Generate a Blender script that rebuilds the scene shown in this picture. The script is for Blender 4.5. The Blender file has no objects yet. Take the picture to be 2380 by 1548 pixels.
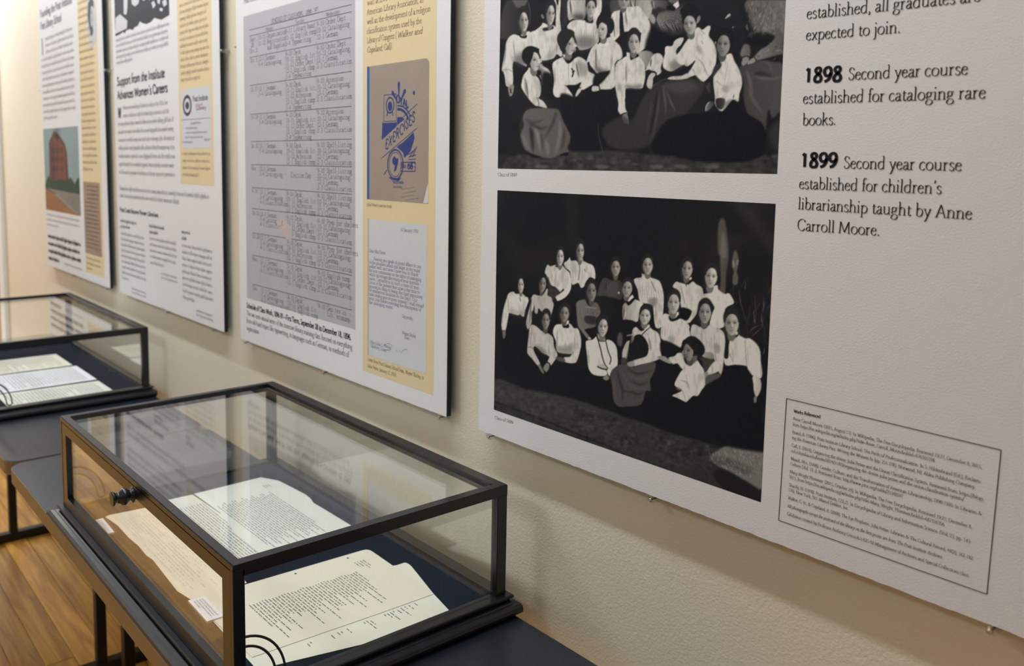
EXPOSURE = 0.0
LAMPS = [(-6.1, 60), (-4.5, 8), (-2.9, 15), (-1.3, 25), (.3, 2)]
ROOM_FILLS = [(-5.4, -2.3, 10), (-2.6, -2.6, 31), (.4, -2.4, 2)]
import bpy, bmesh, math, random
import numpy as np
from mathutils import Matrix, Vector

# ---------------------------------------------------------------- camera, light, exposure
SC = bpy.context.scene
COL = bpy.context.collection
W_PX, H_PX = 2380, 1548
FPX, CX, CY = 2018.854, 1004.973, 582.2155
YAW, PITCH, ROLL, CAM_H = 0.6578, -0.1039, 0.0086, 0.4825
WALL_Y = 0.025            # painted wall; the posters' faces stand at y = 0
FLOOR_Z = -1.04
CEIL_Z = 1.95

def cam_axes():
    f = np.array([-math.cos(YAW)*math.cos(PITCH), math.sin(YAW)*math.cos(PITCH), math.sin(PITCH)])
    r = np.cross(f, [0, 0, 1.]); r /= np.linalg.norm(r); u = np.cross(r, f)
    c, s = math.cos(ROLL), math.sin(ROLL)
    return c*r + s*u, -s*r + c*u, f
AX_R, AX_U, AX_F = cam_axes()
CAM = np.array([0, -1, CAM_H])

def on_wall(px, py, y=0.):
    """point of the poster plane measured at a place of the photograph -> (x, z)"""
    d = AX_F + (px-CX)/FPX*AX_R - (py-CY)/FPX*AX_U
    t = (y-CAM[1])/d[1]; P = CAM + t*d
    return float(P[0]), float(P[2])

cd = bpy.data.cameras.new('camera'); cam = bpy.data.objects.new('camera', cd); COL.objects.link(cam)
cd.sensor_width = 36; cd.lens = FPX/W_PX*36; cd.clip_start = .02
cd.shift_x = (W_PX/2-CX)/W_PX; cd.shift_y = (CY-H_PX/2)/W_PX
cam.matrix_world = Matrix(((AX_R[0], AX_U[0], -AX_F[0], CAM[0]), (AX_R[1], AX_U[1], -AX_F[1], CAM[1]), (AX_R[2], AX_U[2], -AX_F[2], CAM[2]), (0, 0, 0, 1)))
cd.dof.use_dof = True; cd.dof.focus_distance = 1.28; cd.dof.aperture_fstop = 5.2
SC.camera = cam
SC.view_settings.view_transform = 'Standard'; SC.view_settings.look = 'None'; SC.view_settings.gamma = 1
SC.view_settings.use_curve_mapping = False; SC.view_settings.exposure = EXPOSURE

wd = bpy.data.worlds.new('world'); SC.world = wd; wd.use_nodes = True
wd.node_tree.nodes['Background'].inputs[0].default_value = (.9, .93, 1, 1); wd.node_tree.nodes['Background'].inputs[1].default_value = .12

def area(name, loc, size, power, color, aim=(0, 0, -1), sy=None, spread=180):
    d = bpy.data.lights.new(name, 'AREA'); d.energy = power; d.color = color; d.shape = 'RECTANGLE'; d.size = size; d.size_y = sy or size
    d.spread = math.radians(spread)
    o = bpy.data.objects.new(name, d); COL.objects.link(o); o.location = loc
    o.rotation_euler = Vector(aim).to_track_quat('-Z', 'Y').to_euler(); return o
for x, e in LAMPS:      # a run of wall washing strips under the ceiling, brightest at the far end
    area('wall_washer_light', (x, -.55, CEIL_Z-.05), 1.5, e, (.86, .935, 1.0), aim=(0, .30, -1), sy=.07)
for x, y, e in ROOM_FILLS: area('room_fill_light', (x, y, CEIL_Z-.03), 1.1, e, (.86, .935, 1.0), sy=.55)  # unseen fill added under the ceiling to lift the general room light

# ---------------------------------------------------------------- helpers
def tag(o, label=None, cat=None, group=None, kind=None):
    for k, v in (('label', label), ('category', cat), ('group', group), ('kind', kind)):
        if v: o[k] = v
    return o
def empty(name, loc=(0, 0, 0)):
    o = bpy.data.objects.new(name, None); COL.objects.link(o); o.location = loc; o.empty_display_size = .05; return o
def put(name, me, mat, parent=None, smooth=False):
    o = bpy.data.objects.new(name, me); COL.objects.link(o)
    if mat is not None:
        for m in (mat if isinstance(mat, (list, tuple)) else [mat]): me.materials.append(m)
    if smooth:
        for p in me.polygons: p.use_smooth = True
    if parent is not None:
        o.parent = parent; o.matrix_parent_inverse = Matrix.Translation(-root_loc(parent))
    return o
def root_loc(o):
    v = Vector(o.location)
    return v
def mesh(name, v, f, mat, parent=None, smooth=False):
    me = bpy.data.meshes.new(name); me.from_pydata([tuple(map(float, q)) for q in v], [], f); me.update()
    return put(name, me, mat, parent, smooth)
def bm_box(bm, lo, hi):
    vs = [bm.verts.new((x, y, z)) for x in (lo[0], hi[0]) for y in (lo[1], hi[1]) for z in (lo[2], hi[2])]
    for q in ((0, 1, 3, 2), (4, 6, 7, 5), (0, 4, 5, 1), (2, 3, 7, 6), (0, 2, 6, 4), (1, 5, 7, 3)): bm.faces.new([vs[i] for i in q])
def boxes(name, bl, mat, parent=None, bev=0., seg=2):
    bm = bmesh.new()
    for lo, hi in bl: bm_box(bm, lo, hi)
    bmesh.ops.recalc_face_normals(bm, faces=bm.faces)
    if bev: bmesh.ops.bevel(bm, geom=list(bm.edges), offset=bev, segments=seg, profile=.5, affect='EDGES')
    me = bpy.data.meshes.new(name); bm.to_mesh(me); bm.free()
    return put(name, me, mat, parent)
def box(name, lo, hi, mat, parent=None, bev=0., seg=2): return boxes(name, [(lo, hi)], mat, parent, bev, seg)
def prism(name, pts, z0, z1, mat, parent=None, bev=0., side=None):
    """upright prism over a plan outline; side = material slot of its rim"""
    bm = bmesh.new(); a = [bm.verts.new((x, y, z1)) for x, y in pts]; b = [bm.verts.new((x, y, z0)) for x, y in pts]; n = len(pts)
    bm.faces.new(a); bm.faces.new(b[::-1])
    for i in range(n):
        f = bm.faces.new([a[i], b[i], b[(i+1) % n], a[(i+1) % n]]); f.material_index = side or 0
    bmesh.ops.recalc_face_normals(bm, faces=bm.faces)
    if bev:
        e = [e for e in bm.edges if abs(e.verts[0].co.z-e.verts[1].co.z) < 1e-7]
        bmesh.ops.bevel(bm, geom=e, offset=bev, segments=2, profile=.5, affect='EDGES')
    me = bpy.data.meshes.new(name); bm.to_mesh(me); bm.free()
    return put(name, me, mat, parent)
def round_rect(x0, y0, x1, y1, r, n=6, corners=(1, 1, 1, 1)):
    out = []
    for k, (cx, cy, a) in enumerate(((x1-r, y1-r, 0), (x0+r, y1-r, 90), (x0+r, y0+r, 180), (x1-r, y0+r, 270))):
        if corners[k]: out += [(cx+r*math.cos(math.radians(a+90*i/n)), cy+r*math.sin(math.radians(a+90*i/n))) for i in range(n+1)]
        else: out.append(((x1, y1), (x0, y1), (x0, y0), (x1, y0))[k])
    return out
def tube(name, pts, r, mat, parent=None, n=8, closed=False):
    pts = [Vector(p) for p in pts]; v = []; f = []; m = len(pts)
    for i, p in enumerate(pts):
        a = pts[(i-1) % m] if closed or i else pts[0]; b = pts[(i+1) % m] if closed or i < m-1 else pts[-1]
        t = (b-a).normalized(); s = t.cross(Vector((1, .02, .01))).normalized() if abs(t.x) < .9 else t.cross(Vector((0, 0, 1))).normalized(); u = t.cross(s)
        v += [p + s*r*math.cos(k*2*math.pi/n) + u*r*math.sin(k*2*math.pi/n) for k in range(n)]
    for i in range(m if closed else m-1):
        j = (i+1) % m
        f += [(i*n+k, i*n+(k+1) % n, j*n+(k+1) % n, j*n+k) for k in range(n)]
    if not closed: f += [tuple(range(n))[::-1], tuple(range((m-1)*n, m*n))]
    return mesh(name, v, f, mat, parent, True)
def lathe(name, prof, c, axis, mat, parent=None, n=20):
    """prof: (distance along axis, radius)"""
    ax = Vector(axis).normalized(); s = ax.cross(Vector((0, 0, 1))); s = s.normalized() if s.length > .1 else Vector((1, 0, 0)); u = ax.cross(s); v = []; f = []
    for d, r in prof: v += [Vector(c)+ax*d+s*r*math.cos(k*2*math.pi/n)+u*r*math.sin(k*2*math.pi/n) for k in range(n)]
    for i in range(len(prof)-1): f += [(i*n+k, i*n+(k+1) % n, (i+1)*n+(k+1) % n, (i+1)*n+k) for k in range(n)]
    f += [tuple(range(n))[::-1], tuple(range((len(prof)-1)*n, len(prof)*n))]
    o = mesh(name, v, f, mat, parent, True); return o

# ---------------------------------------------------------------- materials
def mat(name, col, rough=.5, spec=.5, noise=0., scale=20., bump=0., bscale=200., coat=0., metal=0., detail=4):
    m = bpy.data.materials.new(name); m.use_nodes = True; nt = m.node_tree; b = nt.nodes['Principled BSDF']
    b.inputs['Base Color'].default_value = (*col, 1); b.inputs['Roughness'].default_value = rough; b.inputs['Specular IOR Level'].default_value = spec
    b.inputs['Metallic'].default_value = metal; b.inputs['Coat Weight'].default_value = coat
    tc = nt.nodes.new('ShaderNodeTexCoord')
    if noise:
        t = nt.nodes.new('ShaderNodeTexNoise'); t.inputs['Scale'].default_value = scale; t.inputs['Detail'].default_value = detail
        r = nt.nodes.new('ShaderNodeMix'); r.data_type = 'RGBA'; r.inputs['A'].default_value = (*[c*(1-noise) for c in col], 1); r.inputs['B'].default_value = (*[min(1, c*(1+noise)) for c in col], 1)
        nt.links.new(tc.outputs['Object'], t.inputs['Vector']); nt.links.new(t.outputs['Fac'], r.inputs['Factor']); nt.links.new(r.outputs['Result'], b.inputs['Base Color'])
    if bump:
        t = nt.nodes.new('ShaderNodeTexNoise'); t.inputs['Scale'].default_value = bscale; t.inputs['Detail'].default_value = 2
        k = nt.nodes.new('ShaderNodeBump'); k.inputs['Strength'].default_value = bump; k.inputs['Distance'].default_value = .001
        nt.links.new(tc.outputs['Object'], t.inputs['Vector']); nt.links.new(t.outputs['Fac'], k.inputs['Height']); nt.links.new(k.outputs['Normal'], b.inputs['Normal'])
    return m
def glass_mat(name, tint, rough=0., r0=.042):
    """thin clear sheet: straight-through light plus the Fresnel share of mirror reflection"""
    m = bpy.data.materials.new(name); m.use_nodes = True; nt = m.node_tree; N = nt.nodes; L = nt.links; N.clear()
    out = N.new('ShaderNodeOutputMaterial'); mx = N.new('ShaderNodeMixShader'); tr = N.new('ShaderNodeBsdfTransparent'); gl = N.new('ShaderNodeBsdfGlossy')
    tr.inputs[0].default_value = (*tint, 1); gl.inputs['Roughness'].default_value = rough; gl.inputs['Color'].default_value = (1, 1, 1, 1)
    ge = N.new('ShaderNodeNewGeometry'); dt = N.new('ShaderNodeVectorMath'); dt.operation = 'DOT_PRODUCT'
    L.new(ge.outputs['Incoming'], dt.inputs[0]); L.new(ge.outputs['True Normal'], dt.inputs[1])
    def M(op, a, b=None):
        n = N.new('ShaderNodeMath'); n.operation = op
        for i, v in enumerate((a, b)):
            if v is None: continue
            if isinstance(v, (int, float)): n.inputs[i].default_value = v
            else: L.new(v, n.inputs[i])
        return n.outputs[0]
    c = M('ABSOLUTE', dt.outputs['Value']); p = M('POWER', M('SUBTRACT', 1., c), 5.); F = M('ADD', M('MULTIPLY', p, 1-r0), r0)
    L.new(F, mx.inputs[0]); L.new(tr.outputs[0], mx.inputs[1]); L.new(gl.outputs[0], mx.inputs[2]); L.new(mx.outputs[0], out.inputs['Surface'])
    return m
def floor_mat(name, k):
    m = bpy.data.materials.new(name); m.use_nodes = True; nt = m.node_tree; N = nt.nodes; L = nt.links; b = N['Principled BSDF']
    tc = N.new('ShaderNodeTexCoord'); mp = N.new('ShaderNodeMapping'); mp.inputs['Scale'].default_value = (2.2, 26, 26); oi = N.new('ShaderNodeObjectInfo')
    cm = N.new('ShaderNodeCombineXYZ'); ml = N.new('ShaderNodeMath'); ml.operation = 'MULTIPLY'; ml.inputs[1].default_value = 40
    L.new(oi.outputs['Random'], ml.inputs[0]); L.new(ml.outputs[0], cm.inputs[0]); L.new(ml.outputs[0], cm.inputs[2]); L.new(cm.outputs[0], mp.inputs['Location'])
    t = N.new('ShaderNodeTexNoise'); t.inputs['Scale'].default_value = 1.4; t.inputs['Detail'].default_value = 6; t.inputs['Distortion'].default_value = .8
    L.new(tc.outputs['Object'], mp.inputs[0]); L.new(mp.outputs[0], t.inputs['Vector'])
    r = N.new('ShaderNodeValToRGB'); r.color_ramp.elements[0].position = .3; r.color_ramp.elements[1].position = .72
    r.color_ramp.elements[0].color = (.42*k, .175*k, .022*k, 1); r.color_ramp.elements[1].color = (.86*k, .47*k, .095*k, 1)
    hs = N.new('ShaderNodeHueSaturation'); mr = N.new('ShaderNodeMapRange'); mr.inputs['To Min'].default_value = .72; mr.inputs['To Max'].default_value = 1.22
    L.new(oi.outputs['Random'], mr.inputs['Value']); L.new(mr.outputs[0], hs.inputs['Value']); L.new(t.outputs['Fac'], r.inputs[0]); L.new(r.outputs[0], hs.inputs['Color']); L.new(hs.outputs[0], b.inputs['Base Color'])
    b.inputs['Roughness'].default_value = .3; b.inputs['Specular IOR Level'].default_value = .5; b.inputs['Coat Weight'].default_value = .3; b.inputs['Coat Roughness'].default_value = .18
    return m
def print_mat(name):
    m = bpy.data.materials.new(name); m.use_nodes = True; nt = m.node_tree; b = nt.nodes['Principled BSDF']
    a = nt.nodes.new('ShaderNodeVertexColor'); a.layer_name = 'print'; nt.links.new(a.outputs['Color'], b.inputs['Base Color'])
    b.inputs['Roughness'].default_value = .6; b.inputs['Specular IOR Level'].default_value = .1; return m

M = dict(
    wall=mat('cream_wall_paint', (.76, .695, .56), .55, .35, .03, 3, .5, 260),
    plain=mat('pale_room_paint', (.66, .64, .60), .7, .3, .03, 2),
    ceiling=mat('white_ceiling_paint', (.78, .77, .74), .8, .2, .02, 2),
    trim=mat('white_trim_paint', (.80, .80, .78), .4, .4, .02, 4),
    door=mat('brown_door_wood', (.30, .15, .06), .4, .4, .2, 8),
    paper=mat('poster_paper', (.735, .735, .755), .62, .35, .012, 60, .22, 420),
    core=mat('black_foam_core', (.012, .016, .022), .6, .3, .2, 40),
    rim=mat('white_cut_edge', (.75, .73, .70), .7, .2, .1, 300),
    ink=mat('black_ink', (.012, .012, .016), .6, .12, .1, 30), soft_ink=mat('grey_ink', (.05, .052, .07), .6, .3, .1, 30),
    faint=mat('faint_ink', (.16, .165, .20), .6, .3, .1, 30), brown_ink=mat('brown_ink', (.17, .13, .075), .6, .3, .1, 30),
    blue=mat('blue_print', (.022, .045, .20), .6, .3, .15, 40), spine=mat('blue_cloth', (.02, .10, .38), .6, .3, .1, 60), red=mat('red_print', (.45, .05, .05), .6, .3, .1, 30),
    tan=mat('pale_yellow_panel_print', (.72, .60, .37), .62, .3, .015, 20), grey=mat('grey_typed_page_print', (.44, .445, .485), .62, .3, .05, 12),
    lightgrey=mat('light_page_print', (.60, .625, .66), .62, .3, .04, 14), cover=mat('brown_cover_print', (.33, .275, .235), .6, .3, .14, 9),
    sepia=mat('sepia_page_print', (.34, .25, .185), .6, .3, .12, 9), pale=mat('pale_pink_scrap_print', (.50, .44, .43), .6, .3, .05, 9),
    black=mat('black_case_paint', (.011, .012, .017), .27, .5, .15, 30), moulding=mat('black_moulding_paint', (.010, .011, .015), .33, .5, .15, 30),
    felt=mat('dark_felt', (.010, .015, .026), .9, .1, .5, 24, .3, 500),
    laminate=mat('charcoal_laminate', (.016, .020, .030), .33, .35, .1, 60, .1, 600), band=mat('brown_edge_band', (.15, .105, .06), .4, .4, .12, 15),
    steel=mat('black_steel', (.012, .011, .012), .45, .4, .1, 20), chrome=mat('nickel_screw', (.65, .64, .60), .2, .5, .05, 20, metal=1.),
    cream=mat('aged_cream_paper', (.83, .80, .68), .7, .25, .03, 14), buff=mat('buff_paper', (.83, .765, .635), .7, .25, .04, 9), white=mat('white_card', (.86, .86, .90), .65, .25, .01, 9),
    ivory=mat('ivory_sheet', (.82, .82, .75), .7, .25, .03, 10), type_ink=mat('typewriter_ink', (.20, .20, .19), .7, .2, .2, 90),
    glass=glass_mat('case_glass', (.985, .992, .985), 0., .05), clear=glass_mat('clear_plastic', (.93, .94, .93), .04, .09),
    floor=floor_mat('honey_wood_floor', 1.), photo=print_mat('photographic_print'))
# ---------------------------------------------------------------- an own stroke alphabet (units: 1/100 em), pen-stressed for the book face
# advance | strokes; c = smooth, l = straight, o = closed smooth; s x,y,w = serif bar; d x,y = dot
G = {
'a': '42|c 9,33 15,40 24,41 31,36 31,8 34,1 41,4|c 31,24 18,21 8,16 6,7 12,0 20,1 31,9',
'b': '50|l 11,70 11,3|c 11,31 19,40 29,41 40,35 45,21 39,6 27,0 17,1 11,5|l 4,68 11,71',
'c': '40|c 36,33 29,41 20,41 9,34 5,20 9,6 21,0 30,2 37,8',
'd': '52|l 40,70 40,2 47,1|c 40,33 32,41 22,41 10,34 6,20 10,6 20,0 31,2 40,9|l 33,68 40,71',
'e': '41|l 8,24 34,25|c 34,25 33,36 22,41 10,35 5,20 9,6 21,0 31,3 37,10',
'f': '30|c 33,65 28,71 20,69 15,60 15,40 15,0|l 5,40 28,40|s 15,0,21',
'g': '45|c 20,41 10,37 8,28 12,19 20,16 30,20 32,29 29,38 20,41|c 12,18 7,11 12,5 27,3 39,-2 42,-12 33,-22 18,-24 5,-19 5,-9 14,0|l 30,37 43,39',
'h': '53|l 11,70 11,0|c 11,31 20,40 30,41 39,36 41,26 41,0|s 11,0,20|s 41,0,20|l 4,68 11,71',
'i': '25|l 12,41 12,0|s 12,0,20|d 12,61|l 5,38 12,41', 'j': '23|c 13,41 13,-10 9,-21 0,-24|d 12,61|l 6,38 13,41',
'k': '50|l 11,70 11,0|l 37,40 13,20|l 21,25 44,0|s 11,0,20|s 42,0,16|s 36,41,16|l 4,68 11,71', 'l': '25|l 12,70 12,0|s 12,0,20|l 5,68 12,71',
'm': '80|l 11,41 11,0|c 11,31 20,40 29,41 37,36 39,26 39,0|c 39,31 48,40 57,41 65,36 68,26 68,0|s 11,0,20|s 39,0,19|s 68,0,20|l 4,38 11,41',
'n': '53|l 11,41 11,0|c 11,31 20,40 30,41 39,36 41,26 41,0|s 11,0,20|s 41,0,20|l 4,38 11,41',
'o': '49|o 24,41 10,35 5,20 10,6 24,0 39,6 44,21 39,35', 'p': '51|l 11,41 11,-24|c 11,31 19,40 29,41 40,35 45,21 39,6 28,0 18,1 11,6|s 11,-24,21|l 4,38 11,41',
'q': '51|l 40,41 40,-24|c 40,33 32,41 22,41 10,34 6,20 10,6 20,0 31,2 40,9|s 40,-24,20', 'r': '35|l 11,41 11,0|c 11,29 18,38 26,41 33,38|s 11,0,21|l 4,38 11,41',
's': '36|c 30,33 24,41 15,41 8,35 10,26 20,21 30,15 31,6 22,0 13,0 6,8', 't': '30|c 14,52 14,10 17,1 24,1 30,5|l 5,40 28,40',
'u': '53|c 11,41 11,12 15,3 24,1 34,4 41,10|l 41,41 41,2 48,2|l 4,40 11,41|l 34,40 41,41', 'v': '46|l 7,41 24,0|l 24,0 40,41|s 8,41,17|s 39,41,15',
'w': '68|l 7,41 21,0|l 21,0 34,41|l 34,41 48,0|l 48,0 62,41|s 8,41,16|s 61,41,14', 'x': '45|l 7,41 38,0|l 38,41 7,0|s 8,41,15|s 37,41,14|s 8,0,15|s 37,0,16',
'y': '46|l 7,41 25,1|c 41,41 25,1 17,-17 11,-24 4,-22|s 8,41,17|s 40,41,14', 'z': '42|l 7,40 35,40 6,1 36,1',
'A': '66|l 32,66 8,0|l 33,66 58,0|l 17,24 48,24|s 8,0,18|s 58,0,20', 'B': '57|l 14,65 14,0|c 14,65 34,64 41,50 32,36 14,35|c 14,35 38,34 48,18 38,2 14,0|s 12,0,12|s 12,65,12',
'C': '64|c 56,60 57,50 57,60 46,65 32,66 14,56 7,33 14,11 32,0 48,2 58,14', 'D': '72|l 14,65 14,0|c 14,65 42,65 61,52 65,33 59,12 40,0 14,0|s 11,0,12|s 11,65,12',
'E': '55|l 14,65 14,0|l 12,65 47,65 48,54|l 14,35 36,35|l 12,0 47,0 51,13', 'F': '51|l 14,65 14,0|l 12,65 46,65 47,54|l 14,34 36,34|s 14,0,20',
'G': '70|c 58,58 46,65 32,66 14,56 7,33 14,11 32,0 48,2 58,6|l 58,28 58,4|s 58,28,20', 'H': '74|l 15,65 15,0|l 59,65 59,0|l 15,34 59,34|s 15,0,20|s 59,0,20|s 15,65,20|s 59,65,20',
'I': '32|l 16,65 16,0|s 16,0,22|s 16,65,22', 'J': '30|c 17,65 17,0 12,-12 2,-15|s 17,65,22', 'K': '66|l 14,65 14,0|l 52,65 17,34|l 24,39 58,0|s 14,0,20|s 14,65,20|s 52,65,16|s 58,0,16',
'L': '55|l 14,65 14,0|l 12,0 48,0 52,14|s 14,65,22', 'M': '86|l 15,64 11,0|l 16,65 43,6|l 43,6 70,65|l 70,65 74,0|s 10,0,17|s 74,0,20|s 12,65,12|s 73,65,12',
'N': '76|l 14,65 14,0|l 14,65 61,2|l 61,65 61,0|s 14,0,18|s 61,65,18|s 11,65,12', 'O': '76|o 38,66 16,57 7,33 16,9 38,0 60,9 69,33 60,57', 'P': '54|l 14,65 14,0|c 14,65 36,65 47,56 45,38 32,30 18,31|s 14,0,20|s 12,65,12',
'Q': '76|o 38,66 16,57 7,33 16,9 38,0 60,9 69,33 60,57|c 38,0 52,-12 72,-14', 'R': '62|l 14,65 14,0|c 14,65 34,65 45,56 42,40 30,33 14,33|l 30,33 54,1 60,0|s 14,0,20|s 12,65,12',
'S': '47|c 39,60 38,52 38,60 26,66 13,63 9,50 17,39 32,31 40,20 37,6 24,0 12,2 7,15', 'T': '64|l 32,65 32,0|l 7,52 9,65 55,65 57,52|s 32,0,22', 'U': '72|c 14,65 14,20 20,4 36,0 52,4 58,20 58,65|s 14,65,20|s 58,65,20',
'V': '66|l 8,65 33,0|l 33,0 58,65|s 8,65,18|s 58,65,17', 'W': '94|l 8,65 28,0|l 28,0 47,60|l 47,60 66,0|l 66,0 86,65|s 8,65,17|s 86,65,16', 'X': '66|l 9,65 56,0|l 56,65 9,0|s 9,65,16|s 56,65,16|s 9,0,16|s 56,0,16', 'Y': '62|l 8,65 31,32|l 54,65 31,32 31,0|s 31,0,20|s 8,65,17|s 54,65,16', 'Z': '60|l 8,52 10,64 51,64 7,1 50,1 54,14',
'0': '47|o 23,63 10,54 6,31 10,9 23,0 37,9 41,31 37,54', '1': '47|l 12,52 24,62 24,0|s 24,0,22', '2': '47|c 9,50 13,60 23,63 35,57 36,43 27,27 7,2|l 7,2 38,2 41,10', '3': '47|c 9,55 17,63 28,62 36,52 32,40 18,34|c 20,35 36,31 39,17 30,3 16,-1 6,4',
'4': '47|l 32,0 32,63 5,20 42,20', '5': '47|l 37,62 16,62 12,38|c 12,37 25,39 37,32 38,16 28,2 14,-1 6,4', '6': '47|c 37,62 22,57 10,42 6,21 11,5 24,0 36,6 40,19 35,33 24,38 12,33 8,25', '7': '47|l 7,53 9,61 40,61 20,0',
'8': '47|o 23,63 13,59 11,49 19,38 33,28 39,15 34,3 23,0 11,3 7,14 13,27 28,38 35,49 33,59', '9': '47|c 9,1 24,6 36,21 40,42 35,58 23,63 11,57 7,44 12,30 23,25 34,30 38,38',
'.': '22|d 11,3', ',': '22|d 11,3|c 12,4 13,-4 7,-12', ':': '22|d 11,3|d 11,38', ';': '22|d 11,38|c 12,4 13,-4 7,-12', "'": '20|c 12,70 13,62 8,54', '-': '32|l 5,20 26,20', '=': '50|l 6,14 44,14|l 6,27 44,27', '_': '46|l 0,-10 46,-10',
'(': '30|c 26,72 12,52 10,27 14,4 26,-18', ')': '30|c 4,72 18,52 20,27 16,4 4,-18', '&': '74|c 66,36 52,8 36,0 18,0 8,12 12,24 28,36 38,50 34,62 24,64 18,54 24,40 44,14 60,2 70,2', '/': '34|l 4,-10 30,72', '?': '38|c 6,56 14,66 26,64 32,54 28,42 18,32 17,18|d 17,3', '+': '50|l 25,6 25,38|l 8,22 42,22', '!': '22|l 11,66 11,20|d 11,3', '\u2014': '90|l 4,20 86,20', 'P\u0331': '50|l 0,0 1,1'}
GC = {}

def glyph(ch):
    if ch in GC: return GC[ch]
    parts = G[ch].split('|'); out = []
    for p in parts[1:]:
        k, _, r = p.partition(' ')
        out.append((k, [tuple(float(v) for v in q.split(',')) for q in r.split(' ')]))
    GC[ch] = (float(parts[0]), out); return GC[ch]

class Ink:
    """collects flat printed shapes in a (right, up) plane; every stroke gets its own hair-thin layer"""
    def __init__(s): s.v = []; s.f = []; s.k = 0
    def poly(s, p):
        n = len(s.v); s.k = (s.k+1) % 24
        s.v += [(x, y, s.k*6e-6) for x, y in p]; s.f.append(tuple(range(n, n+len(p))))
    def strip(s, p, w0, w1, ang=.42, closed=False):
        """ribbon: thickness w1 across upright strokes, w0 across level ones, stressed like a pen"""
        p = np.asarray(p, float)
        d = (np.roll(p, -1, 0)-np.roll(p, 1, 0)) if closed else np.gradient(p, axis=0)
        L = np.hypot(*d.T)[:, None] + 1e-12; d = d/L
        t = w0 + (w1-w0)*np.abs(d[:, 1]*math.cos(ang) + d[:, 0]*math.sin(ang))**1.3
        o = np.stack([-d[:, 1], d[:, 0]], 1)*t[:, None]/2; a, b = p+o, p-o; n = len(s.v); s.k = (s.k+1) % 24; z = s.k*6e-6
        for q, r in zip(a, b): s.v += [(q[0], q[1], z), (r[0], r[1], z)]
        m = len(p)
        for i in range(m if closed else m-1):
            j = (i+1) % m; s.f.append((n+2*i, n+2*i+1, n+2*j+1, n+2*j))
    def rect(s, x0, y0, x1, y1): s.poly([(x0, y0), (x1, y0), (x1, y1), (x0, y1)])
    def width(s, text, mono=0): return sum(mono or (glyph(c)[0] if c != ' ' else 24) for c in text)/100
    def text(s, text, x, y, size, width=None, style='serif', slant=0., fine=3, y1=None, mono=0):
        """baseline start (x, y); size = em height; width squeezes the line to a measured length"""
        sx = (width/(s.width(text, mono)*size) if width else 1.)*size/100; sy = size/100
        th = dict(serif=(2.6, 7.2), bold=(6.5, 13), sans=(8, 9), black=(12.5, 15.5), type=(4.2, 4.8), light=(3, 5))[style]
        x0 = x; dy = 0 if y1 is None else (y1-y)
        tot = s.width(text, mono)*100*sx
        for ch in text:
            if ch == ' ': x += (mono or 24)*sx; continue
            adv, parts = glyph(ch)
            off = (mono-adv)/2 if mono else 0
            f = lambda q: (x + (q[0]+off + slant*q[1])*sx, y + q[1]*sy + dy*(x-x0)/tot)
            serif = style in ('serif', 'bold', 'type', 'light')
            for k, p in parts:
                if k == 's':
                    if not serif: continue
                    (a, b), w = p[0][:2], float(p[0][2]); t = 3 if style == 'serif' else 5
                    yy = b - t*.3 if b > 20 else b + t*.3
                    s.poly([f((a-w/2, yy-t/2)), f((a+w/2, yy-t/2)), f((a+w/2, yy+t/2)), f((a-w/2, yy+t/2))]); continue
                if k == 'd':
                    a, b = p[0]; r = th[1]*.68; s.poly([f((a+r*math.cos(t), b+r*math.sin(t))) for t in np.arange(6)*math.pi/3]); continue
                if not serif and k == 'l' and len(p) == 2 and abs(p[0][0]-p[1][0]) <= 8 and abs(p[0][1]-p[1][1]) <= 4: continue
                q = p
                if k in 'co' and len(p) > 2: q = smooth(p, k == 'o', fine)
                elif len(p) > 2:
                    for a, b in zip(p[:-1], p[1:]): s.strip([f(a), f(b)], th[0]*sy, th[1]*sx if serif else th[1]*sy*.9, .42 if serif else 0)
                    continue
                s.strip([f(t) for t in q], th[0]*sy, th[1]*(sx*.5+sy*.5), .42 if serif else 0, k == 'o')
            x += (mono or adv)*sx
        return x
    def words(s, rng, x0, x1, y, size, style='serif', last=False, slant=0.):
        """one line of small copy, too soft in the photograph to be read"""
        al = 'aaeeeiioounnrrttssllcdhmpgbfvwy'; x = x0; end = x1 if not last else x0+(x1-x0)*rng.uniform(.3, .8)
        while x < end-size*.5:
            w = ''.join(rng.choice(list(al)) for _ in range(int(rng.integers(2, 10)))); ww = s.width(w)*size*.8
            if x+ww > end: w = w[:max(1, int(len(w)*(end-x)/ww))]; ww = s.width(w)*size*.8
            if not w: break
            s.text(w, x, y, size, ww, style, slant, fine=1); x += ww+size*.22
# ---------------------------------------------------------------- a small painter for the two printed group portraits
FR = dict(P=(0, 0, 1.0), B1=(1150, 540, 9.675), B2=(1150, 690, 7.371), B3=(1340, 580, 8.6), B4=(1340, 700, 5.954), B5=(1540, 560, 7.738), B6=(1540, 740, 7.035),
          BL=(1140, 700, 4.422), BR=(1460, 700, 3.096), A0=(1140, 0, 3.4), A1=(1155, 0, 6.73), A2=(1370, 0, 6.73), A3=(1590, 0, 6.729), A4=(1155, 190, 7.212), A5=(1480, 190, 6.8))

def smooth(p, closed, k=4):
    p = np.asarray(p, float); n = len(p)
    if n < 3: return p
    out = []
    for i in range(n if closed else n - 1):
        if closed: a, b, c, d = p[i-1], p[i], p[(i+1) % n], p[(i+2) % n]
        else: a, b, c, d = p[max(i-1, 0)], p[i], p[i+1], p[min(i+2, n-1)]
        for t in np.arange(k) / k:
            out.append(.5*((2*b) + (c-a)*t + (2*a-5*b+4*c-d)*t*t + (3*b-a-3*c+d)*t**3))
    if not closed: out.append(p[-1])
    return np.array(out)

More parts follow.
